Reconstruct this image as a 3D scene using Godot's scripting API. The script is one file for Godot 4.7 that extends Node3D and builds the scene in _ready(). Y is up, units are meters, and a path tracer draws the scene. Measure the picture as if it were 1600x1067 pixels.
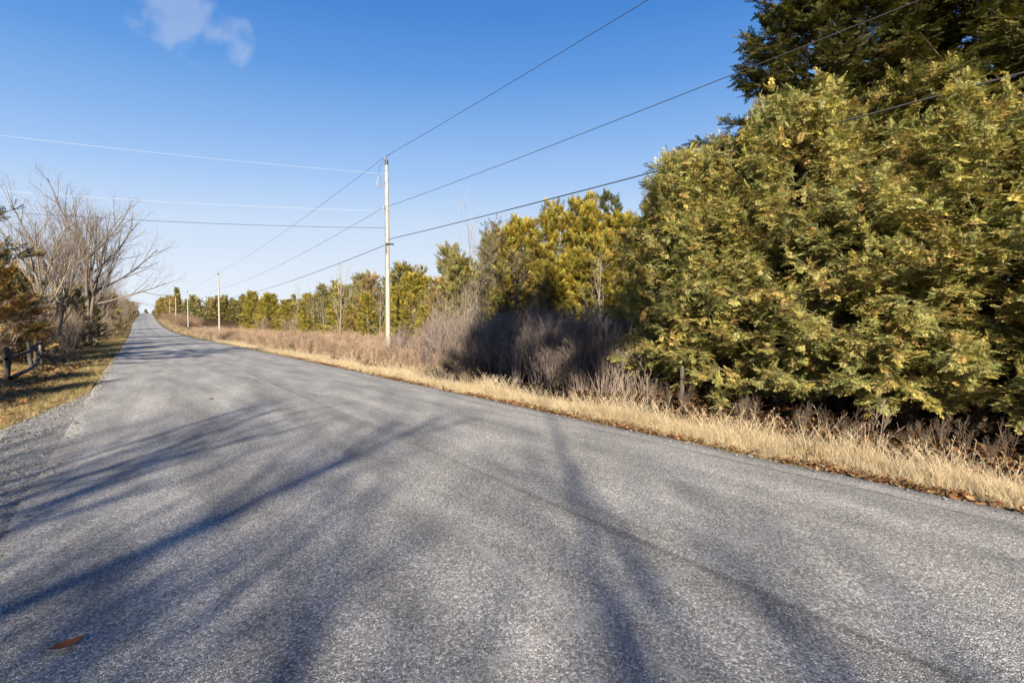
extends Node3D

# Road runs along -Z (s = -z metres ahead of the camera), x is metres to the right of the camera.
const SUN_AZ := 36.0      # degrees to the right of the road, the way the light travels
const SUN_EL := 24.0
const EXPOSE := 3.0
const HALF_ROAD := 3.2

var taken := {}
var mats := {}
var bumps: FastNoiseLite

# ------------------------------------------------------------------ mesh collector
class MB:
	var v := PackedVector3Array()
	var n := PackedVector3Array()
	var c := PackedColorArray()
	var u := PackedVector2Array()
	var i := PackedInt32Array()
	func tri(a: Vector3, b: Vector3, d: Vector3, col: Color, nn: Vector3) -> void:
		var k := v.size()
		v.append(a); v.append(b); v.append(d)
		n.append(nn); n.append(nn); n.append(nn)
		c.append(col); c.append(col); c.append(col)
		u.append(Vector2(0, 0)); u.append(Vector2(1, 0)); u.append(Vector2(0.5, 1))
		i.append(k); i.append(k + 1); i.append(k + 2)
	func quad(a: Vector3, b: Vector3, d: Vector3, e: Vector3, c0: Color, c1: Color) -> void:
		var nn := (d - a).cross(b - a)
		nn = nn.normalized() if nn.length_squared() > 1e-14 else Vector3.UP
		var k := v.size()
		v.append(a); v.append(b); v.append(d); v.append(e)
		for q in 4:
			n.append(nn)
		c.append(c0); c.append(c0); c.append(c1); c.append(c1)
		u.append(Vector2(0, 0)); u.append(Vector2(1, 0)); u.append(Vector2(1, 1)); u.append(Vector2(0, 1))
		i.append(k); i.append(k + 1); i.append(k + 2)
		i.append(k); i.append(k + 2); i.append(k + 3)
	func leaflet(p: Vector3, dir: Vector3, side: Vector3, ln: float, w: float, c0: Color, c1: Color) -> void:
		var m := p + dir * ln * 0.45
		quad(p, m - side * w, p + dir * ln, m + side * w, c0, c1)
	func tube(p: PackedVector3Array, r: PackedFloat32Array, sides: int, col: Color, cap := false, vs := 1.0) -> void:
		var t := (p[1] - p[0]).normalized()
		var x := t.cross(Vector3.UP if absf(t.y) < 0.9 else Vector3.RIGHT).normalized()
		var k0 := v.size()
		var run := 0.0
		for a in p.size():
			var tt := (p[mini(a + 1, p.size() - 1)] - p[maxi(a - 1, 0)]).normalized()
			x = (x - tt * x.dot(tt)).normalized()
			var y := tt.cross(x)
			if a > 0:
				run += p[a].distance_to(p[a - 1])
			for b in sides + 1:
				var w := TAU * b / sides
				var d := x * cos(w) + y * sin(w)
				v.append(p[a] + d * r[a]); n.append(d); c.append(col); u.append(Vector2(float(b) / sides, run * vs))
		for a in p.size() - 1:
			for b in sides:
				var q := k0 + a * (sides + 1) + b
				i.append(q); i.append(q + sides + 1); i.append(q + 1)
				i.append(q + 1); i.append(q + sides + 1); i.append(q + sides + 2)
		if cap:
			var e := p.size() - 1
			var tn := (p[e] - p[e - 1]).normalized()
			for b in sides:
				var w0 := k0 + e * (sides + 1) + b
				tri(v[w0], v[w0 + 1], p[e] + tn * r[e] * 0.12, col, tn)
	func box(t: Transform3D, size: Vector3, bev: float, col: Color) -> void:
		var h := size * 0.5
		var g := Vector3(h.x - bev, h.y - bev, h.z - bev)
		for ax in 3:
			for sg: float in [-1.0, 1.0]:
				var o := Vector3.ZERO; o[ax] = sg * h[ax]
				var a1 := Vector3.ZERO; a1[(ax + 1) % 3] = g[(ax + 1) % 3]
				var a2 := Vector3.ZERO; a2[(ax + 2) % 3] = g[(ax + 2) % 3]
				if sg > 0.0:
					quad(t * (o - a1 - a2), t * (o - a1 + a2), t * (o + a1 + a2), t * (o + a1 - a2), col, col)
				else:
					quad(t * (o - a1 - a2), t * (o + a1 - a2), t * (o + a1 + a2), t * (o - a1 + a2), col, col)
				# bevel towards the next axis
				for s2: float in [-1.0, 1.0]:
					var p1 := Vector3.ZERO; p1[ax] = sg * h[ax]; p1[(ax + 1) % 3] = s2 * g[(ax + 1) % 3]
					var p2 := Vector3.ZERO; p2[ax] = sg * g[ax]; p2[(ax + 1) % 3] = s2 * h[(ax + 1) % 3]
					if sg * s2 > 0.0:
						quad(t * (p1 - a2), t * (p1 + a2), t * (p2 + a2), t * (p2 - a2), col, col)
					else:
						quad(t * (p1 - a2), t * (p2 - a2), t * (p2 + a2), t * (p1 + a2), col, col)
	func mesh(mat: Material) -> ArrayMesh:
		var a := []
		a.resize(Mesh.ARRAY_MAX)
		a[Mesh.ARRAY_VERTEX] = v; a[Mesh.ARRAY_NORMAL] = n; a[Mesh.ARRAY_COLOR] = c; a[Mesh.ARRAY_TEX_UV] = u; a[Mesh.ARRAY_INDEX] = i
		var m := ArrayMesh.new()
		m.add_surface_from_arrays(Mesh.PRIMITIVE_TRIANGLES, a)
		m.surface_set_material(0, mat)
		return m

# ------------------------------------------------------------------ object helpers
func numbered(called: String) -> String:
	var k: int = taken.get(called, 0)
	taken[called] = k + 1
	return called if k == 0 else "%s_%03d" % [called, k]

func tag(o: Node, label := "", category := "", group := "", kind := "") -> void:
	if label: o.set_meta("label", label)
	if category: o.set_meta("category", category)
	if group: o.set_meta("group", group)
	if kind: o.set_meta("kind", kind)

func thing(called: String, label: String, category: String, at := Vector3.ZERO, turn := 0.0, group := "") -> Node3D:
	var o := Node3D.new()
	o.name = numbered(called)
	add_child(o)
	o.position = at
	o.rotation.y = turn
	tag(o, label, category, group)
	return o

func part(called: String, mesh: Mesh, parent: Node3D, kind := "") -> MeshInstance3D:
	var o := MeshInstance3D.new()
	o.name = called
	o.mesh = mesh
	if kind: o.set_meta("kind", kind)
	parent.add_child(o, true)
	return o

func single(called: String, mesh: Mesh, label := "", category := "", group := "", kind := "") -> MeshInstance3D:
	var o := MeshInstance3D.new()
	o.name = numbered(called)
	o.mesh = mesh
	add_child(o)
	tag(o, label, category, group, kind)
	return o

func scatter(called: String, mesh: Mesh, where: Array, tints: Array, parent: Node3D = null) -> MultiMeshInstance3D:
	var mm := MultiMesh.new()
	mm.transform_format = MultiMesh.TRANSFORM_3D
	mm.use_colors = true
	mm.mesh = mesh
	mm.instance_count = where.size()
	for k in where.size():
		mm.set_instance_transform(k, where[k])
		mm.set_instance_color(k, tints[k])
	var o := MultiMeshInstance3D.new()
	o.multimesh = mm
	o.set_meta("kind", "stuff")
	if parent:
		o.name = called
		parent.add_child(o, true)
	else:
		o.name = numbered(called)
		add_child(o)
	return o

func mass(called: String, label: String) -> Node3D:
	var o := Node3D.new()
	o.name = numbered(called)
	add_child(o)
	tag(o, label, "", "", "stuff")
	return o

func dup(root: Node3D, x: float, s: float, turn: float, size: Vector3, label: String, group := "") -> Node3D:
	var r: Node3D = root.duplicate()
	r.name = numbered(String(root.name).rstrip("0123456789").rstrip("_"))
	add_child(r)
	r.position = Vector3(x, gy(x, s) - 0.03, -s)
	r.rotation.y = turn
	r.scale = size
	r.set_meta("label", label)
	if group: r.set_meta("group", group)
	elif r.has_meta("group"): r.remove_meta("group")
	return r

func rng(k: int) -> RandomNumberGenerator:
	var r := RandomNumberGenerator.new()
	r.seed = k * 7919 + 13
	return r

# ------------------------------------------------------------------ terrain
const PROF := [[-200.0, 0.3], [-40.0, 0.05], [0.0, 0.0], [40.0, -0.12], [80.0, -0.3], [115.0, -0.2], [154.0, 0.4], [236.0, 2.7], [330.0, 5.3], [437.0, 8.1], [480.0, 8.6], [540.0, 8.0], [700.0, 3.0], [2600.0, 2.0]]
func prof(s: float) -> float:
	if s <= PROF[0][0]: return PROF[0][1]
	for k in PROF.size() - 1:
		if s <= PROF[k + 1][0]:
			var p0: float = PROF[maxi(k - 1, 0)][1]
			var p3: float = PROF[mini(k + 2, PROF.size() - 1)][1]
			var t: float = (s - PROF[k][0]) / (PROF[k + 1][0] - PROF[k][0])
			var m0: float = (PROF[k + 1][1] - p0) / maxf(PROF[k + 1][0] - PROF[maxi(k - 1, 0)][0], 1.0)
			var m1: float = (p3 - PROF[k][1]) / maxf(PROF[mini(k + 2, PROF.size() - 1)][0] - PROF[k][0], 1.0)
			var w: float = PROF[k + 1][0] - PROF[k][0]
			var t2 := t * t
			var t3 := t2 * t
			return (2 * t3 - 3 * t2 + 1) * PROF[k][1] + (t3 - 2 * t2 + t) * w * m0 + (3 * t2 - 2 * t3) * PROF[k + 1][1] + (t3 - t2) * w * m1
	return 2.0

func mid(s: float) -> float:
	return 2.4 + 3.2 * smoothstep(150.0, 450.0, s)

func road_y(s: float, u: float) -> float:
	return prof(s) + 0.035 * (1.0 - u * u / 10.24)

func shoulder(s: float) -> float:
	return 0.12 + 1.05 * (1.0 - smoothstep(8.0, 16.0, s)) + 1.5 * (1.0 - smoothstep(3.0, 9.0, s))

func gy(x: float, s: float) -> float:
	var u := x - mid(s)
	var p := prof(s)
	var a := absf(u)
	var rough := bumps.get_noise_2d(x * 8.0, s * 8.0) * 0.05 * smoothstep(3.4, 5.0, a) + bumps.get_noise_2d(x, s) * 0.35 * smoothstep(8.0, 25.0, a)
	if a <= HALF_ROAD - 0.05:
		return p - 0.12
	if u > 0.0:
		var y := -0.02 - 0.05 * smoothstep(3.2, 4.0, u) - 0.22 * smoothstep(3.9, 5.4, u) + 0.12 * smoothstep(6.5, 12.0, u)
		var field := lerpf(p, p * 0.55, smoothstep(12.0, 60.0, u) * smoothstep(120.0, 200.0, s))
		return field + y + rough
	var yl := -0.03 - 0.08 * smoothstep(3.2, 5.0, a) + 0.25 * smoothstep(7.0, 14.0, a)
	return p + yl + rough

func build_ground() -> void:
	var us := [-2500.0, -1200.0, -600.0, -300.0, -160.0, -90.0, -60.0, -42.0, -30.0, -23.0, -18.0, -15.0, -12.5, -10.5, -9.0, -8.0, -7.0, -6.2, -5.5, -4.8, -4.2, -3.7, -3.35, -3.2, -3.1, 0.0, 3.1, 3.2, 3.35, 3.6, 3.9, 4.2, 4.6, 5.0, 5.4, 5.8, 6.4, 7.0, 7.8, 8.6, 9.5, 10.5, 12.0, 14.0, 16.0, 18.5, 21.5, 25.0, 30.0, 38.0, 50.0, 70.0, 100.0, 160.0, 300.0, 600.0, 1200.0, 2500.0]
	var ss := [-1500.0, -600.0, -250.0, -120.0, -70.0, -45.0, -30.0]
	var s := -22.0
	while s < 60.0:
		ss.append(s); s += 1.1
	while s < 480.0:
		ss.append(s); s += 5.0
	for q: float in [490.0, 520.0, 560.0, 640.0, 760.0, 950.0, 1300.0, 1900.0, 2600.0]:
		ss.append(q)
	var mb := MB.new()
	var nz := FastNoiseLite.new()
	nz.seed = 5; nz.frequency = 0.35
	for a in ss.size():
		for b in us.size():
			var x: float = mid(ss[a]) + us[b]
			mb.v.append(Vector3(x, gy(x, ss[a]), -ss[a]))
			mb.u.append(Vector2(x, ss[a]))
			var u: float = us[b]
			var w := nz.get_noise_2d(x, ss[a])
			var col: Color
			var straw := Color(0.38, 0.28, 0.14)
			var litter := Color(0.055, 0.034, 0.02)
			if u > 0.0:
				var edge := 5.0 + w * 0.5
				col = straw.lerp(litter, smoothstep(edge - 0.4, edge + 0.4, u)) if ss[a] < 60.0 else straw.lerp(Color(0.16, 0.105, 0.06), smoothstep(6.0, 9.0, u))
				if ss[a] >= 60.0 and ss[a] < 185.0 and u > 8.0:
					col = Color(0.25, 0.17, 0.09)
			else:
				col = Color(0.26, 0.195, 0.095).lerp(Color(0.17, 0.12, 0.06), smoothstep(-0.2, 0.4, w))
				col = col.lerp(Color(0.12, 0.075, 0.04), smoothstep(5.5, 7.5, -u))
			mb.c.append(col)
	for a in ss.size() - 1:
		for b in us.size() - 1:
			var k := a * us.size() + b
			mb.i.append(k); mb.i.append(k + us.size()); mb.i.append(k + us.size() + 1)
			mb.i.append(k); mb.i.append(k + us.size() + 1); mb.i.append(k + 1)
	finish_smooth(mb)
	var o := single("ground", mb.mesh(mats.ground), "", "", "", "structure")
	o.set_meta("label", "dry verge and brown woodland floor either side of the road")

func finish_smooth(mb: MB) -> void:
	mb.n.resize(mb.v.size())
	mb.n.fill(Vector3.ZERO)
	for k in range(0, mb.i.size(), 3):
		var a := mb.i[k]; var b := mb.i[k + 1]; var d := mb.i[k + 2]
		var nn := (mb.v[d] - mb.v[a]).cross(mb.v[b] - mb.v[a])
		mb.n[a] += nn; mb.n[b] += nn; mb.n[d] += nn
	for k in mb.n.size():
		mb.n[k] = mb.n[k].normalized() if mb.n[k].length_squared() > 0.0 else Vector3.UP

func build_road() -> void:
	var ss: Array[float] = []
	var s := -60.0
	while s < 60.0:
		ss.append(s); s += 1.0
	while s <= 620.0:
		ss.append(s); s += 5.0
	var nz := FastNoiseLite.new()
	nz.seed = 9; nz.frequency = 0.5
	var us: Array[float] = [-3.22, -3.2, -3.0, -2.4, -1.6, -0.8, 0.0, 0.8, 1.6, 2.4, 2.85, 3.0, 3.2, 3.22]
	var mb := MB.new()
	var uv2 := PackedVector2Array()
	for q in ss:
		for b in us.size():
			var u: float = us[b]
			var wob := nz.get_noise_2d(q, u * 0.1) * 0.10 + nz.get_noise_2d(q * 6.0, 50.0 + u) * 0.05
			var x := mid(q) + u + (wob if absf(u) > 2.9 else 0.0)
			var y := road_y(q, u)
			if absf(u) > 3.21: y -= 0.10
			mb.v.append(Vector3(x, y, -q))
			mb.c.append(Color.WHITE)
			mb.u.append(Vector2(x, q) / 3.4)
			uv2.append(Vector2((u + 3.25) / 6.5, q / 60.0))
	for a in ss.size() - 1:
		for b in us.size() - 1:
			var k := a * us.size() + b
			mb.i.append(k); mb.i.append(k + us.size()); mb.i.append(k + us.size() + 1)
			mb.i.append(k); mb.i.append(k + us.size() + 1); mb.i.append(k + 1)
	finish_smooth(mb)
	var arr := []
	arr.resize(Mesh.ARRAY_MAX)
	arr[Mesh.ARRAY_VERTEX] = mb.v; arr[Mesh.ARRAY_NORMAL] = mb.n; arr[Mesh.ARRAY_TEX_UV] = mb.u; arr[Mesh.ARRAY_TEX_UV2] = uv2; arr[Mesh.ARRAY_INDEX] = mb.i
	var m := ArrayMesh.new()
	m.add_surface_from_arrays(Mesh.PRIMITIVE_TRIANGLES, arr)
	m.surface_set_material(0, mats.asphalt)
	single("road", m, "straight grey chip-sealed country road climbing to a crest", "", "", "structure")
	# gravel mouth of the driveway on the left, a sheet just above the ground
	var g := MB.new()
	var rows := 60
	for a in rows + 1:
		var q := lerpf(-6.0, 30.0, float(a) / rows)
		var out := shoulder(q) + nz.get_noise_2d(q * 3.0, 9.0) * 0.12
		for b in 6:
			var x := mid(q) - HALF_ROAD + 0.05 - (out + 0.05) * b / 5.0
			var y := road_y(q, -3.2) - 0.016 - 0.02 * b / 5.0
			if b == 5: y = gy(x, q) - 0.02
			g.v.append(Vector3(x, y, -q)); g.c.append(Color.WHITE); g.u.append(Vector2(x, q) / 3.4)
	for a in rows:
		for b in 5:
			var k := a * 6 + b
			g.i.append(k); g.i.append(k + 1); g.i.append(k + 7)
			g.i.append(k); g.i.append(k + 7); g.i.append(k + 6)
	finish_smooth(g)
	single("gravel_shoulder", g.mesh(mats.gravel), "pale gravel widening where a drive meets the road", "", "", "structure")

# ------------------------------------------------------------------ materials
func srgb(r: float, g: float, b: float) -> Color:
	return Color(r, g, b).linear_to_srgb()

func plain_mat(rough: float, backlight := Color.BLACK) -> StandardMaterial3D:
	var m := StandardMaterial3D.new()
	m.vertex_color_use_as_albedo = true
	m.roughness = rough
	m.metallic_specular = 0.3
	m.cull_mode = BaseMaterial3D.CULL_DISABLED
	if backlight != Color.BLACK:
		m.backlight_enabled = true
		m.backlight = backlight
	return m

func noise_tex(sd: int, freq: float, lo: Color, hi: Color, size := 512, octaves := 5, kind := FastNoiseLite.TYPE_SIMPLEX_SMOOTH) -> ImageTexture:
	var n := FastNoiseLite.new()
	n.seed = sd; n.frequency = freq; n.noise_type = kind; n.fractal_octaves = octaves
	var im := n.get_seamless_image(size, size)
	im.convert(Image.FORMAT_RGB8)
	var d := im.get_data()
	for k in range(0, d.size(), 3):
		var c := lo.lerp(hi, d[k] / 255.0)
		d[k] = int(c.r * 255.0); d[k + 1] = int(c.g * 255.0); d[k + 2] = int(c.b * 255.0)
	return ImageTexture.create_from_image(Image.create_from_data(size, size, false, Image.FORMAT_RGB8, d))

func chip_textures(size: int, cells: float, sd: int, base: Color, spread: float) -> Array:
	# stone chips: a tone for every stone, dark tar between them; second texture is their relief
	var n := FastNoiseLite.new()
	n.seed = sd
	n.noise_type = FastNoiseLite.TYPE_CELLULAR
	n.fractal_type = FastNoiseLite.FRACTAL_NONE
	n.frequency = cells / size
	n.cellular_jitter = 1.0
	n.cellular_return_type = FastNoiseLite.RETURN_CELL_VALUE
	var tone := n.get_seamless_image(size, size, false, false, 0.06, false).get_data()
	n.cellular_return_type = FastNoiseLite.RETURN_DISTANCE2_SUB
	var gap := n.get_seamless_image(size, size, false, false, 0.06, true).get_data()
	var out := PackedByteArray()
	out.resize(size * size * 3)
	var hgt := PackedByteArray()
	hgt.resize(size * size)
	var lut := []
	for t in 256:
		var q := t / 255.0
		var k := 1.0 + spread * (q - 0.5) * 2.0
		if q > 0.9: k *= 1.25
		var warm := 0.03 * sin(q * 40.0)
		lut.append(Vector3(base.r * (k + warm), base.g * k, base.b * (k - warm)))
	var g8 := PackedFloat32Array()
	for t in 256:
		g8.append(smoothstep(0.02, 0.22, t / 255.0))
	for k in size * size:
		var e := g8[gap[k]]
		var l: Vector3 = lut[tone[k]]
		var f := 0.38 + 0.62 * e
		# stored as sRGB
		out[k * 3] = int(255.0 * pow(minf(l.x * f, 1.0), 0.4545))
		out[k * 3 + 1] = int(255.0 * pow(minf(l.y * f, 1.0), 0.4545))
		out[k * 3 + 2] = int(255.0 * pow(minf(l.z * f, 1.0), 0.4545))
		hgt[k] = int(e * (150.0 + tone[k] * 0.4))
	return [ImageTexture.create_from_image(Image.create_from_data(size, size, false, Image.FORMAT_RGB8, out)), ImageTexture.create_from_image(Image.create_from_data(size, size, false, Image.FORMAT_L8, hgt))]

func wear_texture() -> ImageTexture:
	# across the road (x) and along 60 m of it (y): wheel tracks, the seam down the middle, the smooth strip at the edges
	var w := 512
	var h := 1024
	var n := FastNoiseLite.new()
	n.seed = 21; n.frequency = 0.02; n.fractal_octaves = 5
	var im := n.get_seamless_image(w, h)
	im.convert(Image.FORMAT_L8)
	var src := im.get_data()
	var seam := FastNoiseLite.new()
	seam.seed = 4; seam.frequency = 0.01
	var out := PackedByteArray()
	out.resize(w * h * 3)
	for y in h:
		var wave := sin(TAU * y / h) * 2.0 + sin(TAU * y * 3.0 / h) * 1.2 + sin(TAU * y * 11.0 / h) * 0.5
		var strong := 0.5 + 0.5 * sin(TAU * y * 5.0 / h + 1.0)
		for x in w:
			var u := (float(x) / w) * 6.5 - 3.25
			var t := 0.74 + 0.26 * (src[y * w + x] / 255.0)
			for tr: float in [-2.35, -0.85, 0.95, 2.35]:
				t += 0.05 * exp(-pow((u - tr) / 0.38, 2.0))
			var sm := absf(x - (w * 0.545 + wave))
			if sm < 4.0: t -= 0.20 * (1.0 - sm / 4.0) * (0.25 + 0.65 * strong)
			var warm := 0.0
			var eg := 2.78 + wave * 0.012 + 0.02 * sin(TAU * y * 7.0 / h) + 0.05 * (src[((y * 2) % h) * w + 100] / 255.0 - 0.5)
			if u > eg:
				var e := smoothstep(eg, eg + 0.06, u)
				t = lerpf(t, 0.86 + 0.10 * (src[((y * 3) % h) * w + x] / 255.0), e)
				if u < eg + 0.06: t -= 0.26 * (src[((y * 5) % h) * w + 40] / 255.0)
			out[(y * w + x) * 3] = int(255.0 * minf(t * (1.0 + warm), 1.0))
			out[(y * w + x) * 3 + 1] = int(255.0 * minf(t, 1.0))
			out[(y * w + x) * 3 + 2] = int(255.0 * minf(t, 1.0))
	return ImageTexture.create_from_image(Image.create_from_data(w, h, false, Image.FORMAT_RGB8, out))

func make_materials() -> void:
	var m := StandardMaterial3D.new()
	var chips := chip_textures(2048, 320.0, 3, Color(0.445, 0.435, 0.415), 0.5)
	m.albedo_texture = chips[0]
	m.heightmap_enabled = true
	m.heightmap_texture = chips[1]
	m.heightmap_scale = 0.55
	m.roughness = 0.86
	m.metallic_specular = 0.3
	m.detail_enabled = true
	m.detail_albedo = wear_texture()
	m.detail_blend_mode = BaseMaterial3D.BLEND_MODE_MUL
	m.detail_uv_layer = BaseMaterial3D.DETAIL_UV_2
	mats.asphalt = m
	m = StandardMaterial3D.new()
	var grit := chip_textures(1024, 110.0, 8, Color(0.25, 0.245, 0.235), 0.45)
	m.albedo_texture = grit[0]
	m.heightmap_enabled = true
	m.heightmap_texture = grit[1]
	m.heightmap_scale = 1.5
	m.roughness = 0.95
	mats.gravel = m
	m = StandardMaterial3D.new()
	m.vertex_color_use_as_albedo = true
	m.albedo_texture = noise_tex(31, 0.03, Color(0.35, 0.35, 0.35), Color(1.0, 0.98, 0.95), 1024, 6)
	m.uv1_scale = Vector3(0.45, 0.45, 0.45)
	m.heightmap_enabled = true
	m.heightmap_texture = m.albedo_texture
	m.heightmap_scale = 4.0
	m.roughness = 1.0
	m.metallic_specular = 0.1
	mats.ground = m
	for spec in [["bark_grey", 0.15, 0.122, 0.095, 41], ["bark_pale", 0.21, 0.18, 0.145, 42], ["bark_cedar", 0.13, 0.095, 0.07, 43], ["pole_wood", 0.31, 0.295, 0.275, 44], ["rail_wood", 0.075, 0.068, 0.062, 45]]:
		m = StandardMaterial3D.new()
		m.vertex_color_use_as_albedo = true
		var base := Color(spec[1], spec[2], spec[3])
		m.albedo_texture = noise_tex(spec[4], 0.03, (base * 0.55).linear_to_srgb(), (base * 1.3).linear_to_srgb(), 256, 5)
		m.uv1_scale = Vector3(3.0, 0.35, 1.0)
		m.heightmap_enabled = true
		m.heightmap_texture = m.albedo_texture
		m.heightmap_scale = 0.6
		m.roughness = 0.9
		m.metallic_specular = 0.2
		mats[spec[0]] = m
	mats.twig = plain_mat(0.85)
	mats.foliage = plain_mat(0.55, Color(0.8, 0.8, 0.5))
	mats.grass = plain_mat(0.75, Color(0.7, 0.65, 0.5))
	mats.leaf = plain_mat(0.7, Color(0.4, 0.3, 0.2))
	mats.stone = plain_mat(0.9)
	mats.rust_leaf = plain_mat(0.7)
	mats.rust_leaf.albedo_color = Color(0.15, 0.058, 0.028).linear_to_srgb()
	mats.dark_leaf = plain_mat(0.7)
	mats.dark_leaf.albedo_color = Color(0.03, 0.025, 0.02).linear_to_srgb()
	mats.metal = plain_mat(0.45)
	mats.wire = plain_mat(0.5)

# ------------------------------------------------------------------ sky
func make_sky() -> PanoramaSkyMaterial:
	var w := 2048
	var h := 1024
	var stops := [0.0, 4.0, 10.0, 15.0, 20.0, 26.0, 32.0, 42.0, 60.0, 90.0]
	var cols := [Color8(238, 245, 252), Color8(227, 238, 251), Color8(203, 223, 249), Color8(166, 202, 246), Color8(136, 181, 238), Color8(101, 157, 226), Color8(76, 138, 214), Color8(54, 113, 196), Color8(40, 90, 172), Color8(33, 77, 155)]
	var lin := []
	for c: Color in cols:
		lin.append(c.srgb_to_linear())
	var lut := []
	for k in 1001:
		var el := k * 0.09
		var j := 0
		while j < stops.size() - 2 and el > stops[j + 1]:
			j += 1
		var c: Color = lin[j].lerp(lin[j + 1], clampf((el - stops[j]) / (stops[j + 1] - stops[j]), 0.0, 1.0))
		lut.append(c * (1.0 / EXPOSE))
	var to_sun := sun_basis().z
	var n1 := FastNoiseLite.new()
	n1.seed = 77; n1.frequency = 9.0; n1.fractal_octaves = 5; n1.fractal_gain = 0.55
	var im := Image.create_empty(w, h, false, Image.FORMAT_RGBF)
	for y in h:
		var el := 90.0 - (y + 0.5) * 180.0 / h
		if el < -1.0:
			continue
		var ce := cos(deg_to_rad(el))
		var se := sin(deg_to_rad(el))
		for x in w:
			var az := wrapf((x + 0.5) / w * TAU, -PI, PI)
			var d := Vector3(sin(az) * ce, se, -cos(az) * ce)
			var g := d.dot(to_sun)
			var e := el * (0.86 + 0.30 * (1.0 - g * g)) if g < 0.0 else el * (1.32 - 0.5 * g * g)
			var c: Color = lut[clampi(int(e / 0.09), 0, 1000)]
			# a thin wisp of cloud high over the road and a fainter one to the right
			var cl := 0.0
			var dz := rad_to_deg(az)
			if el > 18.0 and el < 40.0 and absf(dz - 3.0) < 24.0:
				var q := Vector2((dz - 3.6) / 6.6, (el - 27.0 + (dz - 3.6) * 0.22) / 4.0)
				var body := clampf(1.0 - q.length(), 0.0, 1.0)
				if body > 0.0:
					var nn := n1.get_noise_3d(d.x * 0.9 + d.y * 0.5, d.y * 1.6, d.z)
					var n2 := n1.get_noise_3d(d.x * 2.2 + 5.0, d.y * 2.6 - d.x * 1.5, d.z * 2.2)
					cl = smoothstep(0.0, 1.25, body * 1.05 + nn * 1.1 + n2 * 1.0) * 0.34
			if cl > 0.0:
				c = c.lerp(Color(0.62, 0.70, 0.86) * (1.0 / EXPOSE), cl)
			im.set_pixel(x, y, c)
	for y in range(h / 2 + 5, h):
		im.fill_rect(Rect2i(0, y, w, 1), Color(0.42, 0.40, 0.36) * (1.0 / EXPOSE) * 0.8)
	var p := PanoramaSkyMaterial.new()
	p.panorama = ImageTexture.create_from_image(im)
	return p

func sun_basis() -> Basis:
	var a := deg_to_rad(SUN_AZ)
	var e := deg_to_rad(SUN_EL)
	var travel := Vector3(sin(a) * cos(e), -sin(e), -cos(a) * cos(e))
	return Basis.looking_at(travel, Vector3.UP)

# ------------------------------------------------------------------ plants
func bend_line(p: Vector3, dir: Vector3, ln: float, seg: int, wander: float, lift: float, r: RandomNumberGenerator) -> PackedVector3Array:
	var pts := PackedVector3Array([p])
	var d := dir.normalized()
	for k in seg:
		d = (d + Vector3(r.randf_range(-1, 1), r.randf_range(-1, 1), r.randf_range(-1, 1)) * wander + Vector3.UP * lift).normalized()
		p += d * (ln / seg)
		pts.append(p)
	return pts

func tapered(n: int, r0: float, r1: float) -> PackedFloat32Array:
	var a := PackedFloat32Array()
	for k in n:
		a.append(lerpf(r0, r1, float(k) / (n - 1)))
	return a

func sideways(d: Vector3, angle: float, roll: float) -> Vector3:
	var x := d.cross(Vector3.UP if absf(d.y) < 0.95 else Vector3.RIGHT).normalized()
	return d.rotated(x.rotated(d, roll), angle).normalized()

# recursive bare branching; mbs = [trunk, branches, twigs]
func grow(mbs: Array, p: Vector3, dir: Vector3, ln: float, rad: float, depth: int, o: Dictionary, r: RandomNumberGenerator) -> void:
	var last: bool = depth >= o.depth
	var seg: int = [6, 5, 4, 3, 2, 2][depth]
	var pts := bend_line(p, dir, ln, seg, o.wander[depth], o.lift[depth], r)
	var tip: float = maxf(rad * (0.35 if not last else 0.3), 0.0028)
	if depth == 0: tip = rad * o.top
	var shade := r.randf_range(0.82, 1.12)
	var col: Color = Color(shade, shade, shade) if depth < 2 else Color(o.twig.r * shade, o.twig.g * shade, o.twig.b * shade)
	(mbs[mini(depth, 2)] as MB).tube(pts, tapered(seg + 1, rad, tip), [9, 6, 4, 3, 3, 3][depth], col)
	if last: return
	var kids: int = o.kids[depth]
	for k in kids:
		var f: float = lerpf(o.from[depth], 1.0, (k + r.randf() * 0.8) / kids)
		var q := f * seg
		var a := mini(int(q), seg - 1)
		var at := pts[a].lerp(pts[a + 1], q - a)
		var d := (pts[a + 1] - pts[a]).normalized()
		var nd := sideways(d, deg_to_rad(o.angle[depth] * r.randf_range(0.65, 1.25)), (k * 2.4 + r.randf_range(-0.5, 0.5)))
		var nl: float = ln * o.ratio[depth] * r.randf_range(0.7, 1.25) * (1.15 - 0.5 * f)
		var nr: float = lerpf(rad, tip, f) * r.randf_range(0.42, 0.62)
		grow(mbs, at, nd, nl, nr, depth + 1, o, r)

func bare_tree(called: String, label: String, category: String, sd: int, o: Dictionary, bark: Material, extra := []) -> Node3D:
	var r := rng(sd)
	var t := thing(called, label, category)
	var mbs := [MB.new(), MB.new(), MB.new()]
	var stems: int = o.get("stems", 1)
	for k in stems:
		var lean: Vector3 = Vector3(r.randf_range(-1, 1), 0, r.randf_range(-1, 1)) * o.get("lean", 0.06)
		var off: Vector3 = Vector3(r.randf_range(-0.3, 0.3), -0.1, r.randf_range(-0.3, 0.3)) * (0.0 if stems == 1 else 1.0) + Vector3(0, -0.1, 0)
		grow(mbs, off, Vector3.UP + lean, o.h * (1.0 if k == 0 else r.randf_range(0.7, 1.0)), o.r * (1.0 if k == 0 else 0.75), 0, o, r)
	for e in extra:  # a limb given by hand: start, direction, length, radius
		grow(mbs, e[0], e[1], e[2], e[3], 1, o, r)
	part("trunk", mbs[0].mesh(bark), t)
	part("branches", mbs[1].mesh(bark), t)
	part("twigs", mbs[2].mesh(mats.twig), t, "stuff")
	return t

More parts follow.
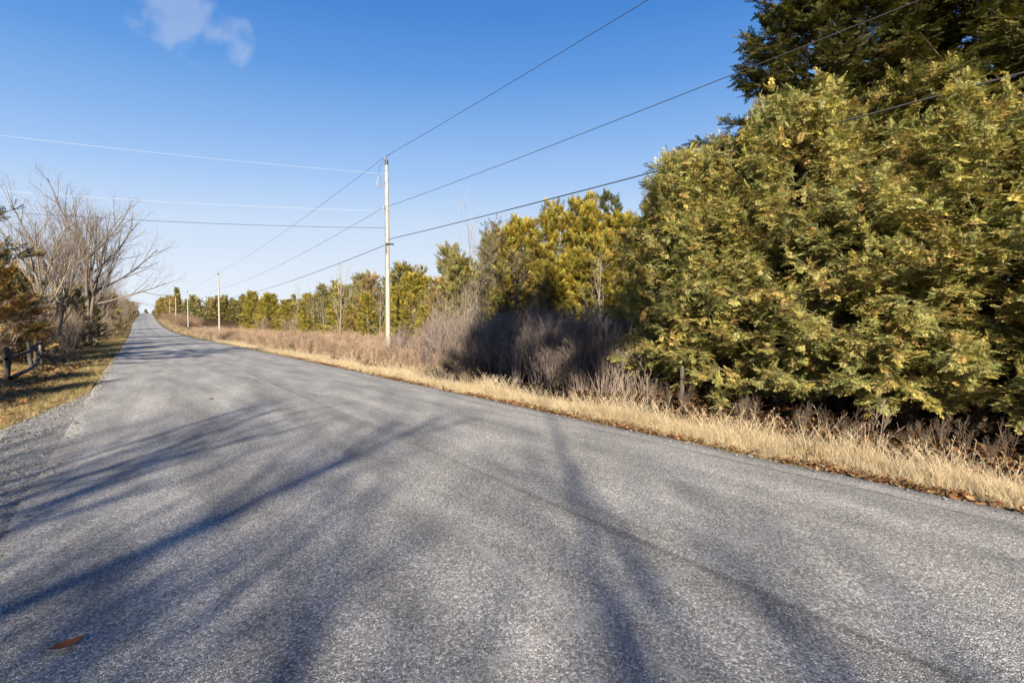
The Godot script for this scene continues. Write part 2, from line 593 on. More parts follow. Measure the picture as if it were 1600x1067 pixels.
func frond(sd: int, pairs: int, sub: int, base: Color, tip: Color, droop := 0.25, thick := 1.0) -> ArrayMesh:
	# one flat spray of cedar foliage, a metre long before scaling, growing along +Y
	var r := rng(sd)
	var mb := MB.new()
	var spine := func(t: float) -> Vector3: return Vector3(0.05 * sin(t * 3.0), t * (1.0 - 0.12 * t), droop * t * t)
	for k in 5:
		var a: Vector3 = spine.call(k / 5.0)
		var b: Vector3 = spine.call((k + 1) / 5.0)
		var w := 0.016 * (1.0 - k * 0.15) * thick
		mb.quad(a - Vector3(w, 0, 0), a + Vector3(w, 0, 0), b + Vector3(w * 0.8, 0, 0), b - Vector3(w * 0.8, 0, 0), base * 0.8, base * 0.8)
	for k in pairs:
		var t := 0.10 + 0.88 * (k + r.randf() * 0.4) / pairs
		var p: Vector3 = spine.call(t)
		for sg: float in [-1.0, 1.0]:
			var ang := deg_to_rad(r.randf_range(32, 58)) * sg
			var d := Vector3(sin(ang), cos(ang), droop * t * 2.0 + r.randf_range(-0.25, 0.25)).normalized()
			var ln := (0.50 - 0.36 * t) * r.randf_range(0.75, 1.2) * (0.6 + 0.4 * smoothstep(0.0, 0.25, t))
			var side := Vector3(cos(ang), -sin(ang), r.randf_range(-0.3, 0.3)).normalized()
			var c1 := base.lerp(tip, r.randf_range(0.3, 1.0))
			mb.leaflet(p, d, side, ln, 0.022 * thick, base, c1)
			for j in sub:
				var f := 0.25 + 0.65 * (j + r.randf() * 0.5) / sub
				for s2: float in [-1.0, 1.0]:
					var a2 := deg_to_rad(r.randf_range(30, 50)) * s2
					var d2 := (d * cos(a2) + side * sin(a2) + Vector3(0, 0, r.randf_range(-0.2, 0.2))).normalized()
					var sd2 := (side * cos(a2) - d * sin(a2)).normalized()
					mb.leaflet(p + d * ln * f, d2, sd2, ln * (0.55 - 0.3 * f), 0.019 * thick, base.lerp(c1, 0.4), c1)
	return mb.mesh(mats.foliage)

func aim(p: Vector3, dir: Vector3, roll: float, size: float) -> Transform3D:
	var y := dir.normalized()
	var x := y.cross(Vector3.UP if absf(y.y) < 0.95 else Vector3.RIGHT).normalized().rotated(y, roll)
	return Transform3D(Basis(x * size, y * size, x.cross(y) * size), p)

# o: h height, r radius, from (skirt height), limbs, subs per metre, sprays per sub, size of a spray, droop, shape exponent, tints
func cedar(called: String, label: String, sd: int, o: Dictionary, fronds: Array, category := "cedar tree") -> Node3D:
	var r := rng(sd)
	var t := thing(called, label, category)
	var trunk := MB.new()
	var wood := MB.new()
	var h: float = o.h
	var pts := bend_line(Vector3(0, -0.15, 0), Vector3.UP, h * 1.0, 7, o.get("crook", 0.03), 0.05, r)
	trunk.tube(pts, tapered(8, o.get("trunk", 0.02 * h), 0.012), 8, Color.WHITE)
	var where := []
	var tints := []
	for k in fronds.size():
		where.append([]); tints.append([])
	var lump := FastNoiseLite.new()
	lump.seed = sd; lump.frequency = 0.55
	var n: int = o.limbs
	for k in n:
		var f := (k + r.randf()) / n
		var y: float = lerpf(o.from, h * 0.985, pow(f, o.get("crowd", 0.85)))
		var g: float = (y - o.from) / (h - o.from)
		var az := k * 2.39996 + r.randf_range(-0.4, 0.4)
		var env: float = o.r * pow(maxf(1.0 - g, 0.0), o.get("shape", 0.7)) * lerpf(o.get("skirt", 0.85), 1.0, smoothstep(0.0, 0.2, g)) + 0.12
		var ln: float = env * (1.0 + 0.55 * lump.get_noise_3d(cos(az) * 2.0, y, sin(az) * 2.0) + r.randf_range(-0.22, 0.14))
		var start := Vector3(pts[mini(int(y / h * 7.0), 7)].x, y, pts[mini(int(y / h * 7.0), 7)].z)
		var rise: float = lerpf(o.get("low", -0.15), o.get("high", 1.1), g) + r.randf_range(-0.15, 0.15)
		var d := Vector3(cos(az), rise, sin(az)).normalized()
		var bp := bend_line(start - d * 0.0, d, ln * (1.0 + 0.25 * absf(rise)), 5, 0.10, o.get("curl", 0.05), r)
		wood.tube(bp, tapered(6, 0.008 + 0.012 * ln, 0.004), 4, Color(1, 1, 1))
		var subs: int = int(ceil(ln * o.subs)) + 1
		for j in subs:
			var q: float = lerpf(o.get("inner", 0.25), 1.0, (j + r.randf()) / subs) * 5.0
			var a := mini(int(q), 4)
			var at := bp[a].lerp(bp[a + 1], q - a)
			var bd := (bp[a + 1] - bp[a]).normalized()
			var turn := r.randf_range(-1.1, 1.1)
			var wild: float = o.get("wild", 0.35)
			var sdv := (bd.rotated(Vector3.UP, turn) + Vector3(0, r.randf_range(-wild, wild * 0.9), 0)).normalized()
			var sl: float = r.randf_range(0.25, 0.6) * o.get("sublen", 1.0) * (1.25 - q * 0.12)
			var sp := bend_line(at, sdv, sl, 3, 0.16, o.get("hang", -0.12), r)
			if r.randf() < o.get("twigs", 0.5):
				wood.tube(sp, tapered(4, 0.006, 0.0025), 3, Color(1.5, 1.45, 1.35) * r.randf_range(0.7, 1.3))
			var m: int = o.sprays
			var tone := r.randf_range(0.6, 1.3)
			var hue := r.randf_range(-0.10, 0.13)
			var rust: float = 1.0 if r.randf() < o.get("rust", 0.12) else 0.0
			for z in m:
				var w := (z + 0.3 + r.randf() * 0.7) / m
				var b2 := mini(int(w * 3.0), 2)
				var pp := sp[b2].lerp(sp[b2 + 1], w * 3.0 - b2)
				var sv := (sp[b2 + 1] - sp[b2]).normalized()
				var out := (sv.rotated(Vector3.UP, r.randf_range(-0.9, 0.9)) * (1.1 - wild * 0.6) + Vector3(r.randf_range(-0.4, 0.4), o.get("droop", -0.45) + r.randf_range(-0.3, 0.3) * (1.0 + wild * 1.5), r.randf_range(-0.4, 0.4)) * (0.8 + wild * 0.6)).normalized()
				var kind := r.randi() % fronds.size()
				where[kind].append(aim(pp, out, r.randf_range(-0.8, 0.8), o.size * r.randf_range(0.65, 1.25)))
				var tn := tone * r.randf_range(0.88, 1.12)
				var c := Color(tn * (1.0 + hue), tn, tn * (1.0 - hue * 1.5))
				if rust > 0.0: c = Color(tn * 1.12, tn * 0.86, tn * 0.85)
				tints[kind].append(c)
	part("trunk", trunk.mesh(mats.bark_cedar), t)
	part("branches", wood.mesh(mats.twig_wood if mats.has("twig_wood") else mats.bark_grey), t, "stuff")
	for k in fronds.size():
		scatter("foliage", fronds[k], where[k], tints[k], t)
	return t

func shrub_mesh(sd: int, stems: int, h: float, spread: float, col: Color, depth := 2, thick := 1.0) -> ArrayMesh:
	var r := rng(sd)
	var mb := MB.new()
	for k in stems:
		var az := r.randf() * TAU
		var out := r.randf() * spread
		var d := Vector3(cos(az) * out, 1.0, sin(az) * out)
		var ln := h * r.randf_range(0.6, 1.05)
		var base := Vector3(cos(az), 0, sin(az)) * r.randf() * h * 0.14
		var pts := bend_line(base, d, ln, 4, 0.10, 0.08, r)
		var c := col * r.randf_range(0.7, 1.3)
		mb.tube(pts, tapered(5, 0.007 * thick * sqrt(h), 0.0022 * thick), 3, c)
		for j in 6:
			var f := r.randf_range(0.25, 0.95) * 4.0
			var a := mini(int(f), 3)
			var at := pts[a].lerp(pts[a + 1], f - a)
			var bd := sideways((pts[a + 1] - pts[a]).normalized(), r.randf_range(0.45, 0.95), r.randf() * TAU)
			var bp := bend_line(at, bd, ln * r.randf_range(0.16, 0.38), 2, 0.15, 0.15, r)
			mb.tube(bp, tapered(3, 0.0035 * thick, 0.0018 * thick), 3, c * r.randf_range(0.9, 1.2))
			if depth > 1:
				for e in 3:
					var at2 := bp[0].lerp(bp[2], r.randf_range(0.3, 1.0))
					var b3 := sideways(bd, r.randf_range(0.4, 0.9), r.randf() * TAU)
					mb.tube(PackedVector3Array([at2, at2 + b3 * ln * r.randf_range(0.06, 0.15)]), PackedFloat32Array([0.0025 * thick, 0.0014 * thick]), 3, c * r.randf_range(0.9, 1.3))
	return mb.mesh(mats.twig)

func tuft_mesh(sd: int, blades: int, h: float, spread: float, w: float, seed_heads: int) -> ArrayMesh:
	var r := rng(sd)
	var mb := MB.new()
	for k in blades:
		var az := r.randf() * TAU
		var lean := r.randf() * spread
		var side := Vector3(-sin(az), 0, cos(az)).rotated(Vector3.UP, r.randf_range(-0.6, 0.6))
		var p := Vector3(r.randf_range(-0.08, 0.08), -0.03, r.randf_range(-0.08, 0.08))
		var d := Vector3(cos(az) * lean, 1.0, sin(az) * lean).normalized()
		var ln := h * r.randf_range(0.45, 1.1)
		var tone := r.randf_range(0.7, 1.2)
		var c := Color(tone, tone * r.randf_range(0.93, 1.0), tone * r.randf_range(0.8, 1.0))
		for j in 3:
			var q := p + d * ln / 3.0
			var w0 := w * (1.0 - j * 0.28)
			var w1 := w * (1.0 - (j + 1) * 0.30)
			mb.quad(p - side * w0, p + side * w0, q + side * w1, q - side * w1, c, c)
			p = q
			d = (d + Vector3(cos(az), 0, sin(az)) * r.randf_range(0.1, 0.8) * (0.5 + lean) + Vector3(r.randf_range(-0.35, 0.35), r.randf_range(-0.5, 0.05), r.randf_range(-0.35, 0.35))).normalized()
	for k in seed_heads:
		var az := r.randf() * TAU
		var pts := bend_line(Vector3(r.randf_range(-0.06, 0.06), 0, r.randf_range(-0.06, 0.06)), Vector3(cos(az) * 0.45, 1, sin(az) * 0.45), h * r.randf_range(1.0, 1.6), 4, 0.16, -0.07, r)
		var c := Color(1.0, 0.95, 0.85) * r.randf_range(0.85, 1.15)
		mb.tube(pts, tapered(5, 0.0022, 0.0012), 3, c)
		for j in 14:
			var t := r.randf_range(0.62, 1.0) * 4.0
			var a := mini(int(t), 3)
			var at := pts[a].lerp(pts[a + 1], t - a)
			var bd := ((pts[a + 1] - pts[a]).normalized() * 0.8 + Vector3(r.randf_range(-1, 1), r.randf_range(-0.6, 0.5), r.randf_range(-1, 1)) * 0.7).normalized()
			mb.leaflet(at, bd, bd.cross(Vector3.UP).normalized(), r.randf_range(0.025, 0.06), 0.0025, c * 0.8, c)
	return mb.mesh(mats.grass)

func leaf_mesh(sd: int, curl: float) -> ArrayMesh:
	# a dry oak-like leaf about as long as one unit, lobed and curled
	var r := rng(sd)
	var mb := MB.new()
	var rim := []
	for k in 9:
		var t := k / 8.0
		var w := 0.32 * sin(PI * pow(t, 0.8)) * (1.0 if k % 2 == 0 else 0.6) + 0.02
		rim.append([t - 0.5, w * r.randf_range(0.85, 1.15)])
	for k in 8:
		var a: Array = rim[k]
		var b: Array = rim[k + 1]
		var ya := curl * pow(a[0] * 2.0, 2.0) * 0.3
		var yb := curl * pow(b[0] * 2.0, 2.0) * 0.3
		for sg: float in [-1.0, 1.0]:
			var tone := 1.0 if sg > 0 else 0.85
			mb.quad(Vector3(a[0], ya + 0.05, 0), Vector3(a[0], ya + 0.05 + curl * a[1] * 0.7, sg * a[1]), Vector3(b[0], yb + 0.05 + curl * b[1] * 0.7, sg * b[1]), Vector3(b[0], yb + 0.05, 0), Color(tone, tone, tone), Color(tone, tone, tone))
	mb.tube(PackedVector3Array([Vector3(-0.75, 0.06, 0.03), Vector3(-0.5, curl * 0.3 + 0.05, 0)]), PackedFloat32Array([0.015, 0.012]), 3, Color(0.8, 0.8, 0.8))
	return mb.mesh(mats.leaf)

# ------------------------------------------------------------------ build
func _ready() -> void:
	var cam := Camera3D.new()
	cam.name = "camera"
	cam.position = Vector3(0, 1.5, 0)
	cam.rotation_degrees = Vector3(-2.04, -36.33, 0)
	cam.fov = 67.4
	cam.near = 0.05
	cam.far = 4000.0
	add_child(cam)
	bumps = FastNoiseLite.new()
	bumps.seed = 12; bumps.frequency = 0.06
	var env := Environment.new()
	env.background_mode = Environment.BG_SKY
	env.sky = Sky.new()
	env.sky.sky_material = make_sky()
	env.tonemap_mode = Environment.TONE_MAPPER_LINEAR
	env.tonemap_exposure = EXPOSE
	env.sdfgi_enabled = true
	env.ssao_enabled = true
	env.ssil_enabled = true
	var we := WorldEnvironment.new()
	we.name = "world_environment"
	we.environment = env
	add_child(we)
	var sun := DirectionalLight3D.new()
	sun.name = "sun"
	sun.light_energy = 1.6
	sun.light_color = Color(1.0, 0.95, 0.86)
	sun.light_angular_distance = 0.7
	sun.shadow_enabled = true
	sun.basis = sun_basis()
	add_child(sun)
	make_materials()
	build_ground()
	build_road()
	build_right_cedars()
	build_right_middle()
	build_left_trees()
	build_far_trees()
	build_utility_line()
	build_fence()
	build_undergrowth()
	build_grass()
	build_litter()

var F := {}

func build_right_cedars() -> void:
	# fronds: olive cedar with bronzed tips, dark cedar, bright yellow cedar, brown cedar
	F.olive = [frond(1, 7, 2, Color(0.19, 0.195, 0.055), Color(0.54, 0.47, 0.18), 0.5, 0.95), frond(2, 7, 2, Color(0.14, 0.16, 0.05), Color(0.375, 0.365, 0.12), 0.8, 0.9), frond(3, 6, 2, Color(0.22, 0.21, 0.065), Color(0.62, 0.51, 0.22), 0.3, 0.95)]
	F.dark = [frond(4, 7, 3, Color(0.055, 0.065, 0.022), Color(0.16, 0.145, 0.045), 0.4, 1.2), frond(5, 6, 3, Color(0.045, 0.055, 0.02), Color(0.11, 0.095, 0.032), 0.35)]
	F.yellow = [frond(6, 6, 2, Color(0.23, 0.195, 0.03), Color(0.43, 0.355, 0.085), 0.25, 1.3), frond(7, 5, 2, Color(0.19, 0.175, 0.03), Color(0.36, 0.31, 0.07), 0.35, 1.3)]
	F.brown = [frond(8, 5, 2, Color(0.22, 0.155, 0.06), Color(0.40, 0.27, 0.11), 0.25, 1.3), frond(9, 5, 2, Color(0.15, 0.13, 0.045), Color(0.30, 0.22, 0.08), 0.35, 1.3)]
	F.green = [frond(10, 5, 2, Color(0.13, 0.135, 0.04), Color(0.33, 0.29, 0.09), 0.25, 1.3), frond(11, 5, 2, Color(0.12, 0.12, 0.04), Color(0.33, 0.27, 0.085), 0.3, 1.3)]
	F.spruce = [frond(13, 6, 2, Color(0.06, 0.062, 0.026), Color(0.15, 0.12, 0.045), 0.3, 1.1)]
	F.grey = [frond(12, 5, 2, Color(0.12, 0.11, 0.07), Color(0.22, 0.19, 0.12), 0.25, 1.3)]
	var big := {"h": 6.4, "r": 2.35, "from": 0.6, "limbs": 230, "subs": 6.5, "sprays": 10, "size": 0.20, "shape": 0.5, "skirt": 1.0, "trunk": 0.10, "rust": 0.12, "low": -0.06, "high": 1.2, "droop": -0.5, "wild": 0.8, "sublen": 0.85, "inner": 0.3, "hang": -0.2, "twigs": 0.35, "crowd": 0.95}
	var a := cedar("cedar_tree", "broad olive cedar in the middle of the roadside cedar clump, skirt hanging low", 101, big, F.olive)
	a.position = Vector3(11.9, gy(11.9, 5.2), -5.2)
	big.h = 5.9; big.r = 2.1
	var b := cedar("cedar_tree", "leftmost olive cedar of the roadside clump, bordering the dark thicket", 102, big, F.olive)
	b.position = Vector3(11.7, gy(11.7, 8.2), -8.2)
	b.scale = Vector3(0.92, 0.96, 0.92)
	big.h = 5.7; big.r = 2.4
	var c := cedar("cedar_tree", "rightmost olive cedar of the roadside clump, cut by the picture's right edge", 103, big, F.olive)
	c.position = Vector3(11.3, gy(11.3, 2.2), -2.2)
	c.scale = Vector3(1, 0.84, 1)
	a.scale = Vector3(1, 0.96, 1)
	dup(a, 11.2, -1.3, 2.0, Vector3(1, 1, 1), "olive cedar nearest the camera, just outside the right edge")
	dup(b, 14.1, 8.6, 1.2, Vector3(0.9, 1.1, 0.9), "taller olive cedar rising behind the leftmost cedar of the clump")
	dup(c, 13.4, 6.7, 2.6, Vector3(0.95, 1.16, 0.95), "olive cedar in the second row, below the tall dark cedar")
	dup(a, 13.6, 3.8, 4.0, Vector3(0.95, 1.02, 0.95), "olive cedar in the second row behind the gap of the front cedars")
	dup(b, 13.8, 0.6, 5.0, Vector3(1.05, 0.8, 1.05), "olive cedar in the second row near the right edge")
	dup(c, 10.9, 3.7, 3.3, Vector3(0.8, 0.72, 0.8), "lower olive cedar wedged between the middle and the rightmost cedar")
	dup(a, 11.2, 0.5, 1.1, Vector3(0.85, 0.66, 0.85), "lower olive cedar under the rightmost one at the right edge")
	dup(b, 11.0, 6.7, 2.1, Vector3(0.85, 0.72, 0.85), "lower olive cedar wedged between the leftmost and the middle cedar")
	var tall := {"h": 11.8, "r": 3.8, "from": 4.2, "limbs": 240, "subs": 4.8, "sprays": 6, "size": 0.32, "shape": 0.85, "skirt": 0.8, "trunk": 0.2, "rust": 0.06, "low": -0.1, "high": 1.2, "sublen": 1.25, "inner": 0.4}
	var d := cedar("tall_cedar", "tall dark green cedar towering behind the olive cedars, sky showing through", 111, tall, F.dark)
	d.position = Vector3(15.3, gy(15.3, 5.9), -5.9)
	dup(d, 16.6, 3.2, 2.2, Vector3(1.05, 1.02, 1.05), "tall dark cedar right of the first tall one, behind the olive clump")
	dup(d, 16.5, 0.2, 4.1, Vector3(1.1, 0.98, 1.1), "rightmost tall dark cedar in the upper right corner")

func build_right_middle() -> void:
	# prototypes that stand in the middle distance
	var mid_o := {"h": 7.6, "r": 2.0, "from": 0.3, "limbs": 120, "subs": 4.4, "sprays": 7, "size": 0.36, "wild": 0.6, "shape": 0.55, "skirt": 0.9, "trunk": 0.11, "droop": 0.1, "twigs": 0.25, "rust": 0.12}
	var y1 := cedar("yellow_cedar", "tallest yellow-green cedar beyond the thicket, its left half in full sun", 121, mid_o, F.yellow)
	y1.position = Vector3(18.0, gy(18, 20.5), -20.5)
	mid_o.h = 6.9
	var y2 := cedar("yellow_cedar", "yellow-green cedar at the left end of the tall yellow group", 122, mid_o, F.yellow)
	y2.position = Vector3(17.0, gy(17, 22.2), -22.2)
	dup(y1, 19.2, 19.4, 1.7, Vector3(1.0, 1.03, 1.0), "yellow-green cedar right of the tallest one, reddish at its top")
	dup(y2, 20.5, 18.3, 2.9, Vector3(1.0, 1.0, 1.0), "yellow-green cedar under the dark pine top")
	dup(y2, 17.2, 16.4, 4.4, Vector3(0.85, 0.78, 0.85), "lower yellow-green cedar half in shade behind the dark thicket")
	dup(y1, 15.9, 18.2, 5.2, Vector3(0.72, 0.62, 0.72), "small brown-tinged cedar in shade in front of the tall yellow group")
	dup(y1, 17.4, 13.2, 0.6, Vector3(0.9, 0.86, 0.9), "yellow-green cedar filling the gap left of the big olive clump")
	dup(y2, 21.5, 21.5, 3.6, Vector3(1.1, 1.02, 1.1), "yellow-green cedar at the back of the tall yellow group")
	var small := {"h": 4.6, "r": 1.35, "from": 0.15, "limbs": 90, "subs": 4.0, "sprays": 7, "size": 0.30, "wild": 0.6, "shape": 0.78, "skirt": 0.9, "trunk": 0.07, "droop": 0.15, "twigs": 0.15, "rust": 0.06}
	var p_y := cedar("young_cedar", "bright yellow young cedar just right of the near utility pole", 131, small, F.yellow)
	p_y.position = Vector3(14.0, gy(14, 29.5), -29.5)
	var p_b := cedar("young_cedar", "reddish brown young cedar behind the pale dead sapling", 132, small, F.brown)
	p_b.position = Vector3(14.7, gy(14.7, 27.3), -27.3)
	p_b.scale = Vector3(1, 0.88, 1)
	small.r = 1.05; small.shape = 0.75; small.h = 5.2
	var p_g := cedar("young_cedar", "dark olive conical cedar left of the grey half-dead trees", 133, small, F.green)
	p_g.position = Vector3(14.5, gy(14.5, 25), -25)
	small.r = 0.7; small.limbs = 45; small.shape = 0.85; small.subs = 3.0
	var p_s := cedar("spire_conifer", "narrow dark conifer spire rising behind the utility pole", 134, small, F.green, "conifer tree")
	p_s.position = Vector3(18, gy(18, 43.9), -43.9)
	p_s.scale = Vector3(1.1, 1.08, 1.1)
	# the uneven row of young cedars beyond the pole: x, s, height, which, label
	var row := [
		[16.0, 95.8, 5.9, "y", "rounded yellow cedar at the far left end of the cedar row"], [15.0, 76.5, 4.9, "y", "wide yellow cedar, second from the far end of the row"], [15.6, 82.0, 4.4, "y", "yellow cedar wedged between the two farthest rounded ones"],
		[16.0, 69.3, 4.1, "b", "brownish cedar right of the rounded yellow cedars"], [17.0, 65.6, 4.8, "g", "pointed olive cedar beside the thin bare sapling"], [16.2, 60.5, 3.6, "y", "low yellow cedar in front of the pointed olive one"],
		[15.0, 52.0, 4.3, "g", "olive cedar left of the upswept bare poplar"], [17.0, 55.5, 5.5, "s", "narrow spire behind the upswept bare poplar"], [15.0, 43.9, 3.3, "y", "bright yellow low cedar at the poplar's foot"],
		[19.0, 53.3, 5.2, "s", "thin spire just right of the bare poplar"], [16.0, 41.8, 4.2, "b", "brown-green cedar between poplar and pole"], [14.4, 38.5, 3.0, "y", "yellow cedar bush left of the pole"], [13.4, 39.5, 1.9, "b", "small rusty cedar in the brush left of the pole"],
		[16.0, 36.3, 4.5, "g", "olive cedar directly behind the pole's right side"], [17.0, 34.2, 4.3, "y", "yellow cedar behind the bright one by the pole"], [18.0, 29.2, 5.3, "g", "olive cedar behind the reddish brown one"], [19.0, 34.0, 5.6, "s", "sparse dark spire above the reddish brown cedar"],
		[20.0, 40.5, 5.6, "s", "twin dark spire left of the pole top of the tree row"], [16.6, 31.6, 3.6, "b", "brown cedar half hidden between yellow ones"], [15.2, 21.8, 3.4, "g", "dark cedar low between the two grey trees"], [13.2, 26.4, 2.2, "y", "small yellow cedar bush in the brush right of the pole"],
		[20.5, 25.5, 6.3, "g", "olive cedar behind the grey half-dead trees"], [21.0, 30.0, 5.4, "y", "yellow cedar far behind the bare sapling"], [22.0, 47.0, 5.2, "b", "brown cedar in the back of the row behind the pole"], [21.0, 60.0, 5.0, "g", "olive cedar at the back of the far row"], [20.0, 72.0, 5.0, "b", "brown-green cedar at the back of the row's far end"], [23.0, 36.0, 5.5, "g", "olive cedar deep behind the bright yellow one"],
		[14.6, 33.2, 3.4, "y", "yellow cedar between the bright one and the pole"], [15.4, 47.5, 3.9, "y", "golden cedar right of the poplar's trunk"], [14.8, 56.5, 3.8, "y", "golden cedar in the middle of the far row"], [16.5, 73.0, 4.6, "y", "golden cedar beside the brownish one of the far row"], [15.2, 63.8, 4.0, "y", "golden cedar before the thin far sapling"], [18.2, 50.0, 5.0, "g", "olive cedar behind the poplar and its golden neighbour"], [17.8, 38.8, 4.9, "s", "small spire between pole and poplar, behind the golden bushes"], [18.6, 60.0, 5.2, "s", "spire at the back of the far row"], [20.5, 46.5, 5.6, "y", "golden cedar at the back, seen left of the pole"],
		[19.3, 27.3, 6.4, "y", "tall golden cedar behind the grey half-dead trees"], [17.3, 25.8, 5.9, "g", "pointed olive cedar left of the tall grey half-dead one"], [18.3, 31.8, 5.6, "g", "pointed olive cedar above the bright yellow one"], [15.6, 25.8, 4.3, "y", "golden cedar between two olive ones right of the dead sapling"], [24.0, 68.0, 5.4, "g", "olive cedar deep behind the far row"], [25.0, 84.0, 5.6, "b", "brownish cedar deep behind the far rounded ones"], [18.0, 90.0, 5.2, "y", "golden cedar behind the farthest rounded one"],
	]
	var q := rng(500)
	for e in row:
		var src: Node3D = {"y": p_y, "b": p_b, "g": p_g, "s": p_s}[e[3]]
		var base_h: float = {"y": 4.6, "b": 4.6, "g": 5.2, "s": 5.2}[e[3]]
		var k: float = e[2] * 1.12 / base_h
		k *= q.randf_range(0.85, 1.18)
		var wide: float = clampf(k * q.randf_range(0.8, 1.12), 0.5, 1.4)
		if e[3] == "y" and e[1] > 60.0: wide = 1.55
		dup(src, e[0], e[1], q.randf() * TAU, Vector3(wide, k, wide), e[4])
	# pine top behind the yellow group
	var pine := {"h": 9.9, "r": 2.3, "from": 1.5, "limbs": 60, "subs": 3.0, "sprays": 5, "size": 0.42, "shape": 0.7, "trunk": 0.14, "droop": 0.35, "low": 0.1, "high": 0.8, "inner": 0.45, "twigs": 0.2, "rust": 0.0}
	var pn := cedar("pine_tree", "dark green pine whose top shows above the yellow cedars", 141, pine, F.dark, "pine tree")
	pn.position = Vector3(25, gy(25, 23.5), -23.5)
	# grey, half-dead cedars with lichened twigs
	var half := {"h": 7.0, "r": 1.5, "from": 0.8, "limbs": 60, "subs": 3.0, "sprays": 2, "size": 0.36, "shape": 0.65, "trunk": 0.08, "droop": 0.0, "twigs": 1.0, "rust": 0.2, "sublen": 1.2}
	var gr := cedar("half_dead_cedar", "tall grey half-dead cedar with thin foliage left of the yellow group", 151, half, F.grey)
	gr.position = Vector3(15.7, gy(15.7, 22.6), -22.6)
	dup(gr, 14.6, 19.6, 2.4, Vector3(0.8, 0.72, 0.8), "shorter grey half-dead cedar in front of the yellow group")
	dup(gr, 15.0, 24.1, 4.0, Vector3(0.7, 0.6, 0.7), "low grey half-dead cedar beside the dark olive conical one")
	# bare deciduous trees of the right side
	var sap := {"h": 4.2, "r": 0.05, "depth": 3, "top": 0.2, "kids": [11, 5, 3], "from": [0.2, 0.2, 0.3], "angle": [40.0, 40.0, 40.0], "ratio": [0.48, 0.42, 0.45], "wander": [0.05, 0.10, 0.12, 0.12], "lift": [0.05, 0.10, 0.05, 0.02], "twig": Color(0.30, 0.27, 0.22)}
	var s1 := bare_tree("bare_sapling", "bare pale-barked sapling rising left of the big olive clump", "bare tree", 161, sap, mats.bark_pale)
	s1.position = Vector3(15.0, gy(15, 14.6), -14.6)
	dup(s1, 12.7, 23.4, 2.0, Vector3(0.95, 0.72, 0.95), "pale dead sapling with spread branches right of the near pole")
	dup(s1, 13.2, 25.0, 4.4, Vector3(0.6, 0.62, 0.6), "thin pale sapling beside the spread dead one")
	dup(s1, 16.0, 25.9, 3.1, Vector3(1.3, 1.9, 1.3), "tall bare tree standing above the grey half-dead cedars")
	dup(s1, 17.5, 27.5, 0.4, Vector3(1.1, 1.55, 1.1), "bare tree left of the tall bare one behind the cedars")
	dup(s1, 12.0, 18.3, 5.3, Vector3(0.7, 0.85, 0.7), "pale sapling standing in the thicket's sunlit edge")
	dup(s1, 12.6, 21.2, 1.0, Vector3(0.75, 0.8, 0.75), "many-branched grey sapling left of the dark thicket")
	dup(s1, 15.0, 62.5, 1.0, Vector3(1.0, 1.5, 1.0), "thin bare sapling standing above the far cedar row")
	for e in [[14.2, 35.5, 0.9, 1.0, "bare grey sapling just left of the near pole"], [14.6, 31.2, 0.8, 0.95, "bare grey sapling just right of the near pole"], [15.2, 41.0, 1.0, 1.15, "bare sapling between the pole and the poplar"], [14.4, 49.5, 0.9, 1.1, "bare sapling left of the poplar"], [14.9, 54.5, 1.0, 1.2, "bare sapling in the middle of the far row"], [13.8, 28.2, 0.7, 0.75, "low bare sapling before the reddish brown cedar"], [17.2, 29.5, 1.0, 1.55, "tall bare sapling above the reddish brown cedar"], [16.8, 24.6, 0.9, 1.5, "tall bare sapling between olive cone and grey cedar"], [13.6, 21.2, 0.8, 0.9, "grey sapling in front of the grey half-dead cedars"], [13.9, 17.2, 0.8, 0.95, "grey sapling at the back of the thicket's sunny side"], [16.0, 67.5, 1.0, 1.2, "bare sapling before the far end of the row"]]:
		dup(s1, e[0], e[1], e[0] * 3.0 + e[1], Vector3(e[2], e[3], e[2]), e[4])
	var pop := {"h": 4.4, "r": 0.075, "depth": 3, "top": 0.25, "kids": [14, 5, 3], "from": [0.3, 0.25, 0.3], "angle": [26.0, 24.0, 28.0], "ratio": [0.62, 0.42, 0.45], "wander": [0.03, 0.05, 0.08, 0.1], "lift": [0.05, 0.12, 0.08, 0.05], "twig": Color(0.30, 0.26, 0.21)}
	var po := bare_tree("bare_poplar", "bare poplar with upswept branches and pale trunk above the cedar row", "bare tree", 171, pop, mats.bark_pale)
	po.position = Vector3(14.0, gy(14, 43.9), -43.9)
	po.scale = Vector3(1.15, 1.2, 1.15)
	dup(po, 17.2, 46.0, 2.0, Vector3(0.8, 0.95, 0.8), "slimmer bare poplar beside the upswept one")
	# small bare saplings at the thicket's sunny front
	var ws := {"h": 1.15, "r": 0.016, "depth": 2, "top": 0.3, "kids": [9, 4], "from": [0.25, 0.3], "angle": [32.0, 32.0], "ratio": [0.5, 0.4], "wander": [0.06, 0.1, 0.1], "lift": [0.04, 0.1, 0.05], "twig": Color(0.34, 0.27, 0.20)}
	var w1 := bare_tree("small_sapling", "small bare sapling at the grass edge in front of the dark thicket", "sapling", 181, ws, mats.bark_pale)
	w1.position = Vector3(8.15, gy(8.15, 9.0), -9.0)
	dup(w1, 8.9, 13.2, 1.4, Vector3(1.1, 1.4, 1.1), "taller reddish sapling before the thicket's left part")
	dup(w1, 8.6, 12.3, 3.0, Vector3(1.1, 1.05, 1.1), "low sapling right of the taller reddish one")
	dup(w1, 8.9, 14.6, 4.1, Vector3(1.2, 1.3, 1.2), "sapling at the left end of the thicket's front")
	dup(w1, 8.1, 10.2, 5.0, Vector3(0.9, 0.8, 0.9), "short sapling between thicket and grass")
	dup(w1, 7.6, 6.6, 0.4, Vector3(0.8, 0.75, 0.8), "dry branching weed before the cedar skirt, left of a pair")
